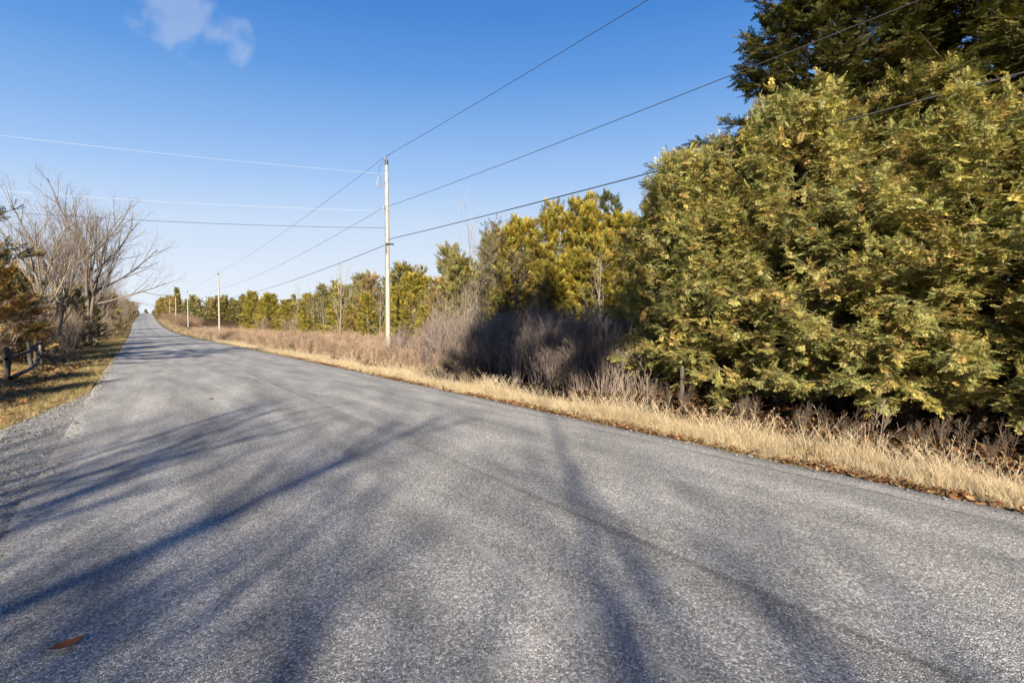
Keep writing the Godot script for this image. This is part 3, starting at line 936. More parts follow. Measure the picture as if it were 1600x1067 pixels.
	dup(w1, 7.6, 6.1, 2.0, Vector3(0.9, 0.8, 0.9), "dry branching weed before the cedar skirt, right of a pair")
	dup(w1, 7.7, 2.5, 2.8, Vector3(0.8, 0.7, 0.8), "dry weed leaning at the grass edge near the right border")
	# weathered stump-like post under the cedars
	var pm := MB.new()
	pm.tube(PackedVector3Array([Vector3(0, -0.2, 0), Vector3(0.01, 0.4, 0), Vector3(-0.01, 0.82, 0.01), Vector3(0.0, 0.9, 0.0)]), PackedFloat32Array([0.055, 0.05, 0.045, 0.035]), 8, Color(0.6, 0.6, 0.6), true)
	var po2 := single("weathered_post", pm.mesh(mats.bark_grey), "weathered grey post standing in shade under the cedars' left skirt", "post")
	po2.position = Vector3(9.2, gy(9.2, 6.5), -6.5)

func build_left_trees() -> void:
	var big := {"h": 6.4, "r": 0.20, "depth": 4, "top": 0.45, "kids": [11, 8, 6, 3], "from": [0.38, 0.22, 0.25, 0.3], "angle": [38.0, 40.0, 42.0, 42.0], "ratio": [0.80, 0.46, 0.46, 0.5], "wander": [0.05, 0.10, 0.13, 0.15, 0.15], "lift": [0.04, 0.09, 0.08, 0.05, 0.02], "twig": Color(0.125, 0.098, 0.078), "stems": 2, "lean": 0.12}
	var l2 := bare_tree("bare_maple", "large bare double-trunked tree whose long limbs reach over the road", "bare tree", 201, big, mats.bark_grey,
		[[Vector3(0.1, 3.2, 0), Vector3(1.0, 0.35, -0.1), 5.6, 0.085], [Vector3(0.1, 4.3, 0), Vector3(1.0, 0.5, 0.2), 5.0, 0.08], [Vector3(0.1, 2.5, 0), Vector3(1.0, 0.12, 0.2), 5.4, 0.07], [Vector3(0, 5.3, 0), Vector3(0.9, 0.75, 0.1), 4.8, 0.07], [Vector3(0, 5.5, 0), Vector3(-0.5, 1.0, 0.1), 5.0, 0.07]])
	l2.position = Vector3(-3.3, gy(-3.3, 57), -57)
	l2.scale = Vector3(1.08, 1.36, 1.08)
	big.h = 5.0; big.r = 0.11; big.stems = 2; big.kids = [10, 7, 5, 3]
	var l1 := bare_tree("bare_ash", "slender bare tree with pale trunk behind the rail fence", "bare tree", 202, big, mats.bark_pale, [[Vector3(0, 3.6, 0), Vector3(-0.8, 0.8, 0.0), 3.6, 0.05], [Vector3(0, 4.2, 0), Vector3(-0.5, 1.0, 0.3), 3.6, 0.05]])
	l1.position = Vector3(-3.9, gy(-3.9, 38), -38)
	l1.scale = Vector3(1.05, 1.15, 1.05)
	dup(l1, -4.6, 46, 2.2, Vector3(1.1, 1.35, 1.1), "bare tree between the slender pale one and the large double trunk")
	dup(l2, -6.0, 68, 2.5, Vector3(1.0, 1.25, 1.0), "bare tree behind the large double-trunked one")
	# trees behind and left of the camera, whose shadows fall across the near road
	var off := {"h": 6.4, "r": 0.24, "depth": 4, "top": 0.5, "kids": [12, 8, 6, 3], "from": [0.35, 0.2, 0.25, 0.3], "angle": [42.0, 42.0, 42.0, 42.0], "ratio": [0.85, 0.5, 0.46, 0.5], "wander": [0.04, 0.10, 0.13, 0.15, 0.15], "lift": [0.04, 0.06, 0.05, 0.03, 0.0], "twig": Color(0.125, 0.098, 0.078), "stems": 1, "lean": 0.05}
	var oa := bare_tree("roadside_maple", "bare maple behind the viewpoint whose crown shades the near road", "bare tree", 211, off, mats.bark_grey)
	put(oa, -9.0, -6.0, 0.0, Vector3(0.9, 0.86, 0.9))
	dup(oa, -8.5, -13.5, 2.0, Vector3(1.0, 0.95, 1.0), "bare maple farther back along the left verge")
	dup(oa, -7.0, -1.5, 4.0, Vector3(0.75, 0.68, 0.75), "smaller bare maple just left of the viewpoint")
	dup(oa, -11.5, -10.5, 5.4, Vector3(1.0, 1.0, 1.0), "bare maple in the second row behind the viewpoint")
	dup(oa, -12.0, -15.5, 1.0, Vector3(1.1, 1.05, 1.1), "bare maple deepest behind the viewpoint")
	# a tall pine behind the viewpoint: its high crown shades the thicket across the road
	var wp := {"h": 18.5, "r": 3.3, "from": 10.4, "limbs": 110, "subs": 3.4, "sprays": 5, "size": 0.6, "shape": 0.6, "trunk": 0.04, "crook": 0.13, "droop": 0.3, "low": 0.0, "high": 0.7, "inner": 0.3, "twigs": 0.0, "rust": 0.0}
	var w1 := cedar("white_pine", "tall high-crowned pine behind the viewpoint, its shade on the thicket", 231, wp, F.dark, "pine tree")
	put(w1, -6.0, -8.3, 0.0, Vector3.ONE)
	# conifers at the left edge
	var jun := {"h": 4.4, "r": 2.3, "from": 0.25, "limbs": 70, "subs": 4.5, "sprays": 4, "size": 0.42, "shape": 0.5, "skirt": 0.95, "trunk": 0.10, "droop": 0.15, "rust": 0.45, "twigs": 0.4}
	var j1 := cedar("juniper", "orange-brown juniper at the left edge behind the rail fence", 221, jun, F.brown, "juniper")
	put(j1, -4.9, 28.0, 0.0, Vector3(1.0, 0.8, 1.0))
	dup(j1, -9.2, 10.4, 5.1, Vector3(0.9, 1.15, 0.9), "rusty juniper past the left edge, farther from the viewpoint")
	dup(j1, -9.1, 6.8, 0.7, Vector3(0.9, 1.1, 0.9), "rusty juniper past the left edge nearest the viewpoint")
	dup(j1, -6.0, 33.5, 2.0, Vector3(1.0, 1.0, 1.0), "rusty juniper behind the one at the fence")
	var pin := {"h": 9.5, "r": 2.9, "from": 1.9, "limbs": 50, "subs": 3.4, "sprays": 4, "size": 0.40, "shape": 0.45, "trunk": 0.15, "droop": 0.2, "low": 0.0, "high": 0.5, "inner": 0.3, "twigs": 0.6, "rust": 0.05, "curl": 0.03}
	var p1 := cedar("spruce_tree", "dark conifer mostly past the left edge, its branch tips reaching in", 222, pin, F.spruce, "conifer tree")
	put(p1, -5.5, 21.0, 0.0, Vector3.ONE)
	var ev := {"h": 3.8, "r": 1.2, "from": 0.1, "limbs": 55, "subs": 4.0, "sprays": 4, "size": 0.45, "shape": 0.6, "skirt": 0.95, "trunk": 0.07, "droop": 0.15, "rust": 0.0, "twigs": 0.2}
	var e1 := cedar("dark_cedar", "small dark evergreen at the foot of the large bare tree", 223, ev, F.dark)
	e1.position = Vector3(-3.9, gy(-3.9, 50), -50)
	dup(e1, -3.4, 58.5, 1.7, Vector3(0.9, 0.85, 0.9), "dark evergreen just beyond the large bare tree")
	dup(e1, -5.5, 43.5, 3.0, Vector3(1.1, 1.15, 1.1), "dark evergreen deep among the left bare shrubs")

func build_far_trees() -> void:
	var r := rng(600)
	# light prototypes for distance
	var lo := {"h": 9.0, "r": 2.2, "from": 0.4, "limbs": 45, "subs": 1.6, "sprays": 3, "size": 1.15, "shape": 0.6, "skirt": 0.9, "trunk": 0.16, "droop": 0.3, "twigs": 0.0, "rust": 0.15}
	var ff := [frond(21, 4, 1, Color(0.11, 0.115, 0.04), Color(0.24, 0.21, 0.075), 0.3, 2.6)]
	var fo := [frond(22, 4, 1, Color(0.19, 0.155, 0.045), Color(0.34, 0.27, 0.08), 0.3, 2.6)]
	var c1 := cedar("far_conifer", "olive conifer at the forest edge beyond the open field", 301, lo, ff, "conifer tree")
	var c2 := cedar("far_cedar", "yellowish cedar at the crest where the right-hand trees meet the road", 302, lo, fo, "cedar tree")
	lo.r = 1.5; lo.shape = 0.9
	var c3 := cedar("far_spruce", "pointed spruce standing above the far forest edge", 303, lo, ff, "conifer tree")
	var bo := {"h": 6.5, "r": 0.12, "depth": 3, "top": 0.3, "kids": [14, 9, 7], "from": [0.22, 0.2, 0.2], "angle": [38.0, 40.0, 42.0], "ratio": [0.55, 0.5, 0.5], "wander": [0.05, 0.1, 0.13, 0.15], "lift": [0.04, 0.09, 0.06, 0.03], "twig": Color(0.16, 0.125, 0.09)}
	var b1 := bare_tree("far_bare_tree", "bare tree lining the left verge towards the crest", "bare tree", 304, bo, mats.bark_pale)
	# first of each takes a place of its own
	put(c1, 31.0, 205.0, 0.0, Vector3(1, 1.05, 1))
	c1.set_meta("label", "conifer in the forest edge beyond the open field")
	c1.set_meta("group", "forest edge beyond the field")
	put(c2, 11.5, 330.0, 0.0, Vector3(1, 1, 1))
	put(c3, 16.5, 300.0, 0.0, Vector3(1.2, 1.5, 1.2))
	put(b1, -3.2, 74.0, 0.0, Vector3(1, 1.0, 1))
	b1.set_meta("label", "first of the smaller bare trees beyond the double-trunked one")
	c2.set_meta("label", "foremost olive cedar of the group below the crest")
	# left verge rows
	for k in 84:
		var s := 66.0 + k * 4.6 + r.randf_range(-2.0, 2.0)
		var x := mid(s) - 3.2 - (r.randf_range(1.4, 3.4) if k % 2 else r.randf_range(3.5, 8.0))
		var kind := r.randf()
		if kind < 0.66:
			var z := r.randf_range(0.75, 1.15)
			dup(b1, x, s, r.randf() * TAU, Vector3(z, z * r.randf_range(0.85, 1.1), z), "bare tree lining the left verge towards the crest", "bare trees lining the left verge")
		else:
			var z := r.randf_range(0.5, 0.9)
			dup(c1 if kind < 0.85 else c2, x - 1.0, s, r.randf() * TAU, Vector3(z, z, z), "evergreen standing among the bare trees of the left verge", "evergreens along the left verge")
	# right side of the road near the crest
	for k in 16:
		var s := 285.0 + k * 11.0 + r.randf_range(-3, 3)
		var x := mid(s) + 3.2 + r.randf_range(3.5, 9.0)
		var z := r.randf_range(0.75, 1.15)
		dup(c2 if r.randf() < 0.7 else c1, x, s, r.randf() * TAU, Vector3(z * 1.1, z, z * 1.1), "olive cedar along the right verge near the road's crest", "cedars near the crest on the right")
	# trees that close the road beyond its crest
	for k in 9:
		dup(b1 if k % 3 else c1, 1.0 + k * 2.3 + r.randf_range(-0.8, 0.8), 640.0 + r.randf_range(-8, 8), r.randf() * TAU, Vector3(1.0, 1.0, 1.0) * r.randf_range(0.95, 1.25), "tree top showing just above the road's crest", "trees beyond the crest")
	# forest edge beyond the open field
	for k in 70:
		var f := k / 69.0
		var back := r.randf_range(0.0, 24.0)
		var x := lerpf(15.0, 62.0, f) + back * 0.4
		var s := lerpf(292.0, 150.0, pow(f, 0.6)) + back + r.randf_range(-4, 4)
		var kind := r.randf()
		var z := r.randf_range(0.7, 1.12)
		if kind < 0.5:
			dup(c1, x, s, r.randf() * TAU, Vector3(z * 1.15, z, z * 1.15), "conifer in the forest edge beyond the open field", "forest edge beyond the field")
		elif kind < 0.62:
			dup(c3, x, s, r.randf() * TAU, Vector3(z, z * 1.15, z), "spruce in the forest edge beyond the open field", "forest edge beyond the field")
		elif kind < 0.74:
			dup(c2, x, s, r.randf() * TAU, Vector3(z, z, z), "yellowish cedar in the forest edge beyond the open field", "forest edge beyond the field")
		else:
			dup(b1, x - 2.0, s - 3.0, r.randf() * TAU, Vector3(z, z * 0.95, z), "grey bare tree in the forest edge beyond the open field", "forest edge beyond the field")
	# the wood that reads as one mass behind the rows
	var mb := MB.new()
	lo.r = 2.6; lo.shape = 0.6
	var where := []
	var tints := []
	for k in 2600:
		var x := r.randf_range(18.0, 320.0)
		var s := r.randf_range(30.0, 330.0) + 60.0
		if x < 60.0: s = r.randf_range(230.0, 420.0)
		var h := r.randf_range(5.0, 10.0)
		var y := gy(x, s)
		for j in 7:
			var z := (j + 0.5) / 7.0
			var az := r.randf() * TAU
			var rad := h * 0.22 * (1.0 - z * 0.85)
			where.append(aim(Vector3(x + cos(az) * rad * 0.4, y + h * z * 0.92, -s + sin(az) * rad * 0.4), Vector3(cos(az), 0.6 + z, sin(az)), r.randf() * TAU, h * 0.22))
			var t := r.randf_range(0.6, 1.1)
			tints.append(Color(t, t, t) if k % 4 else Color(t * 1.4, t * 1.05, t * 1.1))
	var o := scatter("distant_wood", ff[0], where, tints)
	o.set_meta("label", "distant mixed wood closing the view beyond field and cedar row")

func put(o: Node3D, x: float, s: float, turn: float, size: Vector3) -> void:
	o.position = Vector3(x, gy(x, s) - 0.03, -s)
	o.rotation.y = turn
	o.scale = size

# ------------------------------------------------------------------ utility line
func wire(a: Vector3, b: Vector3, sag: float, rad: float, col: Color, called: String, label: String, group := "") -> void:
	var pts := PackedVector3Array()
	for k in 33:
		var t := k / 32.0
		pts.append(a.lerp(b, t) + Vector3(0, -4.0 * sag * t * (1.0 - t), 0))
	var mb := MB.new()
	mb.tube(pts, tapered(33, rad, rad), 6, col)
	single(called, mb.mesh(mats.wire), label, "wire", group)

func utility_pole(label: String, x: float, s: float, h: float, near: bool, group := "") -> void:
	var y := gy(x, s)
	var t := thing("utility_pole", label, "utility pole", Vector3(x, y, -s), 0.0, group)
	var mb := MB.new()
	mb.tube(PackedVector3Array([Vector3(0, -0.4, 0), Vector3(0, h * 0.5, 0), Vector3(0, h - 0.35, 0)]), PackedFloat32Array([0.15, 0.13, 0.10]), 14, Color(1, 1, 1), true, 0.6)
	part("shaft", mb.mesh(mats.pole_wood), t)
	var dark := Color(0.045, 0.05, 0.055)
	var steel := Color(0.17, 0.18, 0.19)
	mb = MB.new()   # pole top cap with pin insulator
	mb.tube(PackedVector3Array([Vector3(0, h - 0.36, 0), Vector3(0, h - 0.08, 0)]), PackedFloat32Array([0.105, 0.095]), 12, dark, true)
	part("pole_cap", mb.mesh(mats.metal), t)
	mb = MB.new()
	mb.tube(PackedVector3Array([Vector3(-0.1, h - 0.1, 0), Vector3(-0.1, h - 0.02, 0), Vector3(-0.1, h + 0.02, 0), Vector3(-0.1, h + 0.05, 0), Vector3(-0.1, h + 0.1, 0)]), PackedFloat32Array([0.03, 0.03, 0.065, 0.04, 0.045]), 10, Color(0.16, 0.17, 0.18), true)
	part("insulator", mb.mesh(mats.metal), t)
	if not near:
		return
	mb = MB.new()   # spool rack for the neutral
	mb.box(Transform3D(Basis(), Vector3(-0.15, h - 2.75, 0.0)), Vector3(0.06, 0.2, 0.05), 0.006, steel)
	part("spool_bracket", mb.mesh(mats.metal), t)
	mb = MB.new()
	mb.tube(PackedVector3Array([Vector3(-0.2, h - 2.82, 0), Vector3(-0.2, h - 2.78, 0), Vector3(-0.2, h - 2.74, 0), Vector3(-0.2, h - 2.7, 0)]), PackedFloat32Array([0.045, 0.03, 0.03, 0.045]), 10, Color(0.3, 0.3, 0.3), true)
	part("spool_insulator", mb.mesh(mats.metal), t)
	mb = MB.new()   # bracket of the communication cable
	mb.box(Transform3D(Basis(), Vector3(0.08, h - 4.75, 0.16)), Vector3(0.46, 0.09, 0.07), 0.008, dark)
	part("cable_bracket", mb.mesh(mats.metal), t)
	mb = MB.new()
	mb.box(Transform3D(Basis(), Vector3(-0.10, h - 5.05, 0.11)), Vector3(0.09, 0.42, 0.06), 0.01, Color(0.12, 0.12, 0.13))
	part("cable_box", mb.mesh(mats.metal), t)
	# fused cutout on its arm
	var arm := thing_part("cutout", t)
	mb = MB.new()
	mb.tube(PackedVector3Array([Vector3(-0.1, h - 1.35, 0.05), Vector3(-0.3, h - 1.55, 0.08), Vector3(-0.38, h - 1.72, 0.08)]), PackedFloat32Array([0.025, 0.025, 0.03]), 8, steel, true)
	part("arm", mb.mesh(mats.metal), arm)
	mb = MB.new()
	var pp := PackedVector3Array()
	var rr := PackedFloat32Array()
	for k in 13:
		pp.append(Vector3(-0.36 - 0.010 * k, h - 1.62 + 0.045 * k, 0.08))
		rr.append(0.05 if k % 2 else 0.028)
	mb.tube(pp, rr, 10, Color(0.13, 0.16, 0.20), true)
	part("cutout_insulator", mb.mesh(mats.metal), arm)
	mb = MB.new()
	mb.tube(PackedVector3Array([Vector3(-0.62, h - 1.60, 0.08), Vector3(-0.56, h - 1.3, 0.08), Vector3(-0.48, h - 1.05, 0.08)]), PackedFloat32Array([0.018, 0.018, 0.018]), 8, Color(0.28, 0.29, 0.30), true)
	mb.tube(PackedVector3Array([Vector3(-0.48, h - 1.06, 0.08), Vector3(-0.30, h - 1.02, 0.08)]), PackedFloat32Array([0.025, 0.025]), 8, steel, true)
	part("fuse_tube", mb.mesh(mats.metal), arm)
	mb = MB.new()
	mb.tube(PackedVector3Array([Vector3(-0.48, h - 1.04, 0.08), Vector3(-0.52, h - 0.6, 0.3), Vector3(-0.40, h - 0.25, 0.8), Vector3(-0.12, h + 0.05, 1.2)]), PackedFloat32Array([0.008, 0.008, 0.008, 0.008]), 5, dark)
	part("jumper_wire", mb.mesh(mats.wire), arm)
	mb = MB.new()   # ground lead stapled down the shaft
	mb.tube(PackedVector3Array([Vector3(-0.125, h - 2.6, 0.06), Vector3(-0.14, h * 0.5, 0.07), Vector3(-0.158, 0.0, 0.08)]), PackedFloat32Array([0.009, 0.009, 0.009]), 5, Color(0.08, 0.08, 0.08))
	part("ground_lead", mb.mesh(mats.wire), t)

func thing_part(called: String, parent: Node3D) -> Node3D:
	var o := Node3D.new()
	o.name = called
	parent.add_child(o, true)
	return o

func build_utility_line() -> void:
	var ss := [-42.0, 27.5, 100.0, 165.0, 226.0, 286.0, 340.0, 392.0]
	var labels := ["utility pole behind the viewpoint on the right verge", "tall weathered pole with fused cutout in the brush, nearest of the line", "second pole of the line, at the far end of the yellow cedar row", "third pole of the line, standing in the open field", "fourth pole of the line, before the distant forest edge", "fifth pole of the line, on the slope towards the crest", "sixth pole of the line, small against the crest cedars", "farthest pole of the line, just below the crest"]
	var hs := [10.6, 11.0, 10.6, 9.8, 9.6, 9.6, 9.4, 9.2]
	var tops := []
	for k in ss.size():
		var x: float = 11.5 + (mid(ss[k]) - 2.4)
		if k == 1: x = 11.5
		utility_pole(labels[k], x, ss[k], hs[k], k == 1, "utility poles along the right verge")
		tops.append(Vector3(x, gy(x, ss[k]) + hs[k], -ss[k]))
	var d := Color(0.05, 0.05, 0.055)
	var w := Color(0.36, 0.37, 0.38)
	var where := ["overhead between the viewpoint and the near pole", "from the near pole to the second pole", "from the second pole to the third", "from the third pole to the fourth"]
	for k in 4:
		var a: Vector3 = tops[k]
		var b: Vector3 = tops[k + 1]
		wire(a + Vector3(-0.1, 0.08, 0), b + Vector3(-0.1, 0.08, 0), 0.55, 0.010, d, "overhead_wire", "topmost power wire " + where[k], "power wires of the roadside line")
		wire(a + Vector3(-0.24, -2.76, 0), b + Vector3(-0.2, -2.76, 0), 0.7, 0.010, d, "overhead_wire", "middle neutral wire " + where[k], "power wires of the roadside line")
		wire(a + Vector3(0.0, -4.75, 0.2), b + Vector3(0.0, -4.5, 0.15), 0.55, 0.017, d, "overhead_cable", "lowest thick cable " + where[k], "power wires of the roadside line")
	# service pole across the road, past the left edge, and its three wires
	var x2 := -14.0
	var s2 := 38.5
	var t := thing("service_pole", "pole past the left edge where the three cross wires end", "utility pole", Vector3(x2, gy(x2, s2), -s2))
	var mb := MB.new()
	mb.tube(PackedVector3Array([Vector3(0, -0.4, 0), Vector3(0, 6.0, 0), Vector3(0, 11.4, 0)]), PackedFloat32Array([0.15, 0.13, 0.10]), 12, Color(1, 1, 1), true, 0.6)
	part("shaft", mb.mesh(mats.pole_wood), t)
	mb = MB.new()
	mb.tube(PackedVector3Array([Vector3(0, 11.4, 0), Vector3(0, 11.55, 0)]), PackedFloat32Array([0.04, 0.05]), 10, d, true)
	part("insulator", mb.mesh(mats.metal), t)
	var p1: Vector3 = tops[1]
	var p2 := Vector3(x2, gy(x2, s2), -s2)
	wire(p1 + Vector3(-0.1, -0.85, 0), p2 + Vector3(0, 11.2, 0), 0.25, 0.0055, w, "service_wire", "uppermost pale wire crossing the road to the left", "wires crossing the road")
	wire(p1 + Vector3(-0.1, -2.9, 0), p2 + Vector3(0, 8.3, 0), 0.3, 0.0055, w, "service_wire", "middle pale wire crossing the road to the left", "wires crossing the road")
	wire(p1 + Vector3(-0.12, -3.85, 0), p2 + Vector3(0, 7.35, 0), 0.35, 0.012, d, "service_wire", "lowest dark wire crossing the road to the left", "wires crossing the road")

# ------------------------------------------------------------------ fence
func log_mesh(a: Vector3, b: Vector3, r0: float, r1: float, sd: int, m: Material) -> ArrayMesh:
	var r := rng(sd)
	var pts := PackedVector3Array()
	var rr := PackedFloat32Array()
	for k in 6:
		var t := k / 5.0
		pts.append(a.lerp(b, t) + Vector3(r.randf_range(-1, 1), r.randf_range(-1, 1), r.randf_range(-1, 1)) * 0.02)
		rr.append(lerpf(r0, r1, t) * r.randf_range(0.85, 1.12))
	var mb := MB.new()
	mb.tube(pts, rr, 7, Color(1, 1, 1), true)
	return mb.mesh(m)

func build_fence() -> void:
	var t := thing("split_rail_fence", "weathered split-rail fence on the left verge, two rails, leaning end brace", "fence", Vector3(-2.9, gy(-2.9, 23), -23))
	var m: Material = mats.rail_wood
	var gd := func(s: float) -> float: return gy(-2.9, s) - gy(-2.9, 23.0)
	var k := 0
	for e in [[-2.9, 0.95, 0.085], [0.4, 1.12, 0.065], [1.9, 1.02, 0.055], [2.7, 1.05, 0.06]]:
		part("post", log_mesh(Vector3(-0.06 + 0.12 * (k % 2), gd.call(23.0 + e[0]) - 0.2, -e[0]), Vector3(0.03 * k - 0.06, gd.call(23.0 + e[0]) + e[1], -e[0] + 0.04), e[2], e[2] * 0.85, 700 + k, mats.bark_grey if k == 3 else m), t)
		k += 1
	part("rail", log_mesh(Vector3(0.04, 0.70, 3.6), Vector3(0.06, 0.78, -1.4), 0.05, 0.06, 711, m), t)
	part("rail", log_mesh(Vector3(-0.02, 0.82, -0.3), Vector3(0.02, 0.98, -3.3), 0.055, 0.045, 712, m), t)
	part("rail", log_mesh(Vector3(0.08, 0.14, 3.4), Vector3(0.08, 0.24, -1.5), 0.055, 0.06, 713, m), t)
	part("rail", log_mesh(Vector3(0.0, 0.22, -0.8), Vector3(0.05, 0.52, -3.2), 0.06, 0.05, 714, m), t)
	part("brace", log_mesh(Vector3(0.30, gd.call(26.4) - 0.1, -3.5), Vector3(0.0, 0.95, -2.8), 0.06, 0.05, 715, m), t)
	part("brace", log_mesh(Vector3(-0.30, gd.call(26.0) - 0.1, -3.2), Vector3(0.06, 0.90, -2.8), 0.05, 0.045, 716, m), t)
	part("brace", log_mesh(Vector3(0.45, gd.call(26.6) - 0.1, -3.4), Vector3(0.05, 0.6, -3.0), 0.06, 0.05, 717, m), t)

# ------------------------------------------------------------------ undergrowth, grass, litter
func build_undergrowth() -> void:
	var r := rng(800)
	var grey := Color(0.20, 0.165, 0.145)
	var red := Color(0.26, 0.185, 0.13)
	# dense thicket behind the verge right of the pole
	var meshes := [shrub_mesh(801, 12, 1.7, 0.5, grey, 2, 1.7), shrub_mesh(802, 10, 2.0, 0.4, grey, 2, 1.8), shrub_mesh(803, 13, 1.5, 0.6, grey, 2, 1.6)]
	var th := mass("thicket", "dense grey leafless thicket in the cedars' shadow")
	for v in 3:
		var where := []
		var tints := []
		for k in 150:
			var s := r.randf_range(8.6, 22.0)
			var x := r.randf_range(9.3, 15.0)
			if s < 11.0 and x > 11.0: continue
			var b := Basis(Vector3.UP, r.randf() * TAU).scaled(Vector3.ONE * r.randf_range(0.65, 1.15))
			where.append(Transform3D(b, Vector3(x, gy(x, s) - 0.03, -s)))
			var t := r.randf_range(0.7, 1.15)
			tints.append(Color(t, t * 0.97, t * 0.96))
		scatter("stems", meshes[v], where, tints, th)
	# low reddish brush along the far verge, both for the pole's foot and onward
	var low := [shrub_mesh(811, 10, 0.95, 0.6, red, 2, 1.5), shrub_mesh(812, 12, 0.8, 0.8, Color(0.28, 0.21, 0.14), 2, 1.5), shrub_mesh(813, 9, 1.15, 0.5, red, 2, 1.6)]
	var rb := mass("roadside_brush", "low reddish brown brush along the right verge round the poles")
	for v in 3:
		var where := []
		var tints := []
		for k in 700:
			var s := 14.0 + 115.0 * pow(r.randf(), 1.5)
			var x := r.randf_range(8.2, 13.5 + 0.01 * s)
			var sc := r.randf_range(0.6, 1.2) * smoothstep(7.6, 9.4, x) * (1.0 if s > 30.0 else 0.9)
			if sc < 0.2: continue
			where.append(Transform3D(Basis(Vector3.UP, r.randf() * TAU).scaled(Vector3.ONE * sc), Vector3(x, gy(x, s) - 0.03, -s)))
			var t := r.randf_range(0.7, 1.2)
			tints.append(Color(t, t, t))
		scatter("stems", low[v], where, tints, rb)
	# bare shrubs of the left side, each a thing
	var lm := shrub_mesh(821, 30, 2.6, 0.6, Color(0.25, 0.195, 0.145), 2, 1.7)
	var more := []
	var ll := ["pale bare shrub right behind the fence's end brace", "tall bare shrub behind the pale trunk", "bare shrub between fence and large bare tree", "wide bare shrub left of the dark evergreen", "bare shrub in front of the dark evergreen", "bare shrub at the foot of the double-trunked tree", "bare shrub beyond the double-trunked tree", "bare shrub behind the fence's middle", "bare shrub behind the juniper's right side", "grey shrub before the farther left trees", "high bare shrub among the left trees", "bare shrub at the back between the junipers", "low bare shrub at the bend of the left verge", "low bare shrub beside the far left trees"]
	for e in [[-4.3, 33.0, 1.25, "dense bare shrub between the juniper and the pale trunk"], [-5.0, 39.0, 1.45, "dense bare shrub right behind the pale trunk's foot"], [-4.6, 48.5, 1.4, "dense bare shrub left of the double trunk"], [-3.0, 51.5, 0.8, "low shrub before the double trunk, nearest the road"], [-5.0, 56.0, 1.5, "high shrub behind the double trunk"], [-3.2, 66.0, 1.2, "shrub on the verge before the farther trees"], [-3.0, 73.0, 1.2, "shrub under the first far bare tree"], [-4.5, 76.0, 1.5, "high shrub behind the first far bare tree"], [-5.8, 42.0, 1.5, "tall shrub in the middle of the left thicket"], [-6.5, 30.0, 1.3, "shrub at the left edge behind the rusty juniper"], [-3.5, 43.0, 1.0, "shrub on the verge at the middle of the thicket"], [-3.2, 36.0, 0.75, "low shrub on the verge beyond the fence end"]]:
		more.append(e)
	var lp := [[-3.9, 29.5, 0.9], [-4.6, 35.0, 1.3], [-3.8, 40.0, 1.2], [-4.2, 45.0, 1.35], [-3.5, 47.0, 0.8], [-3.6, 54.0, 1.1], [-3.5, 62.5, 1.1], [-4.6, 26.5, 0.9], [-5.2, 31.5, 1.2], [-3.4, 69.0, 1.2], [-5.4, 50.0, 1.5], [-6.6, 37.0, 1.4], [-3.3, 80.0, 1.1], [-3.6, 90.0, 1.3]]
	for k in lp.size():
		var o: Node3D
		if k == 0:
			o = single("bare_shrub", lm, ll[0], "shrub")
			put(o, lp[0][0], lp[0][1], 0.0, Vector3.ONE * lp[0][2])
		else:
			o = dup(get_node("bare_shrub"), lp[k][0], lp[k][1], r.randf() * TAU, Vector3(lp[k][2], lp[k][2] * r.randf_range(0.85, 1.15), lp[k][2]), ll[k])
	for e in more:
		dup(get_node("bare_shrub"), e[0], e[1], r.randf() * TAU, Vector3(e[2], e[2] * r.randf_range(0.85, 1.15), e[2]), e[3])
	for k in 22:
		var s := 24.0 + 66.0 * pow(r.randf(), 1.3)
		var x := r.randf_range(12.6, 17.5)
		var z := r.randf_range(0.75, 1.5)
		dup(get_node("bare_shrub"), x, s, r.randf() * TAU, Vector3(z * 0.8, z, z * 0.8), "grey-brown bare shrub among the cedar row beyond the near pole", "bare shrubs among the cedar row")
	var bm := shrub_mesh(822, 16, 1.3, 0.7, Color(0.24, 0.185, 0.135), 2, 1.5)
	var where := []
	var tints := []
	for k in 420:
		var s := 27.0 + 330.0 * pow(r.randf(), 1.6)
		var x := mid(s) - 3.2 - r.randf_range(2.6, 8.0)
		where.append(Transform3D(Basis(Vector3.UP, r.randf() * TAU).scaled(Vector3.ONE * r.randf_range(0.6, 1.4)), Vector3(x, gy(x, s) - 0.03, -s)))
		var t := r.randf_range(0.75, 1.2)
		tints.append(Color(t, t, t))
	var lb := scatter("left_brush", bm, where, tints)
	lb.name = "bramble_brush"
	lb.set_meta("label", "tangled bare brambles under the trees of the left verge")
	# brush along the right verge up to the crest
	where = []
	tints = []
	for k in 500:
		var s := r.randf_range(170.0, 430.0)
		var x := mid(s) + 3.2 + r.randf_range(3.5, 10.0)
		where.append(Transform3D(Basis(Vector3.UP, r.randf() * TAU).scaled(Vector3.ONE * r.randf_range(1.0, 2.0)), Vector3(x, gy(x, s) - 0.03, -s)))
		tints.append(Color(0.85, 0.75, 0.7) * r.randf_range(0.7, 1.1))
	var fb := scatter("far_brush", bm, where, tints)
	fb.set_meta("label", "brown brush along the right verge near the crest")

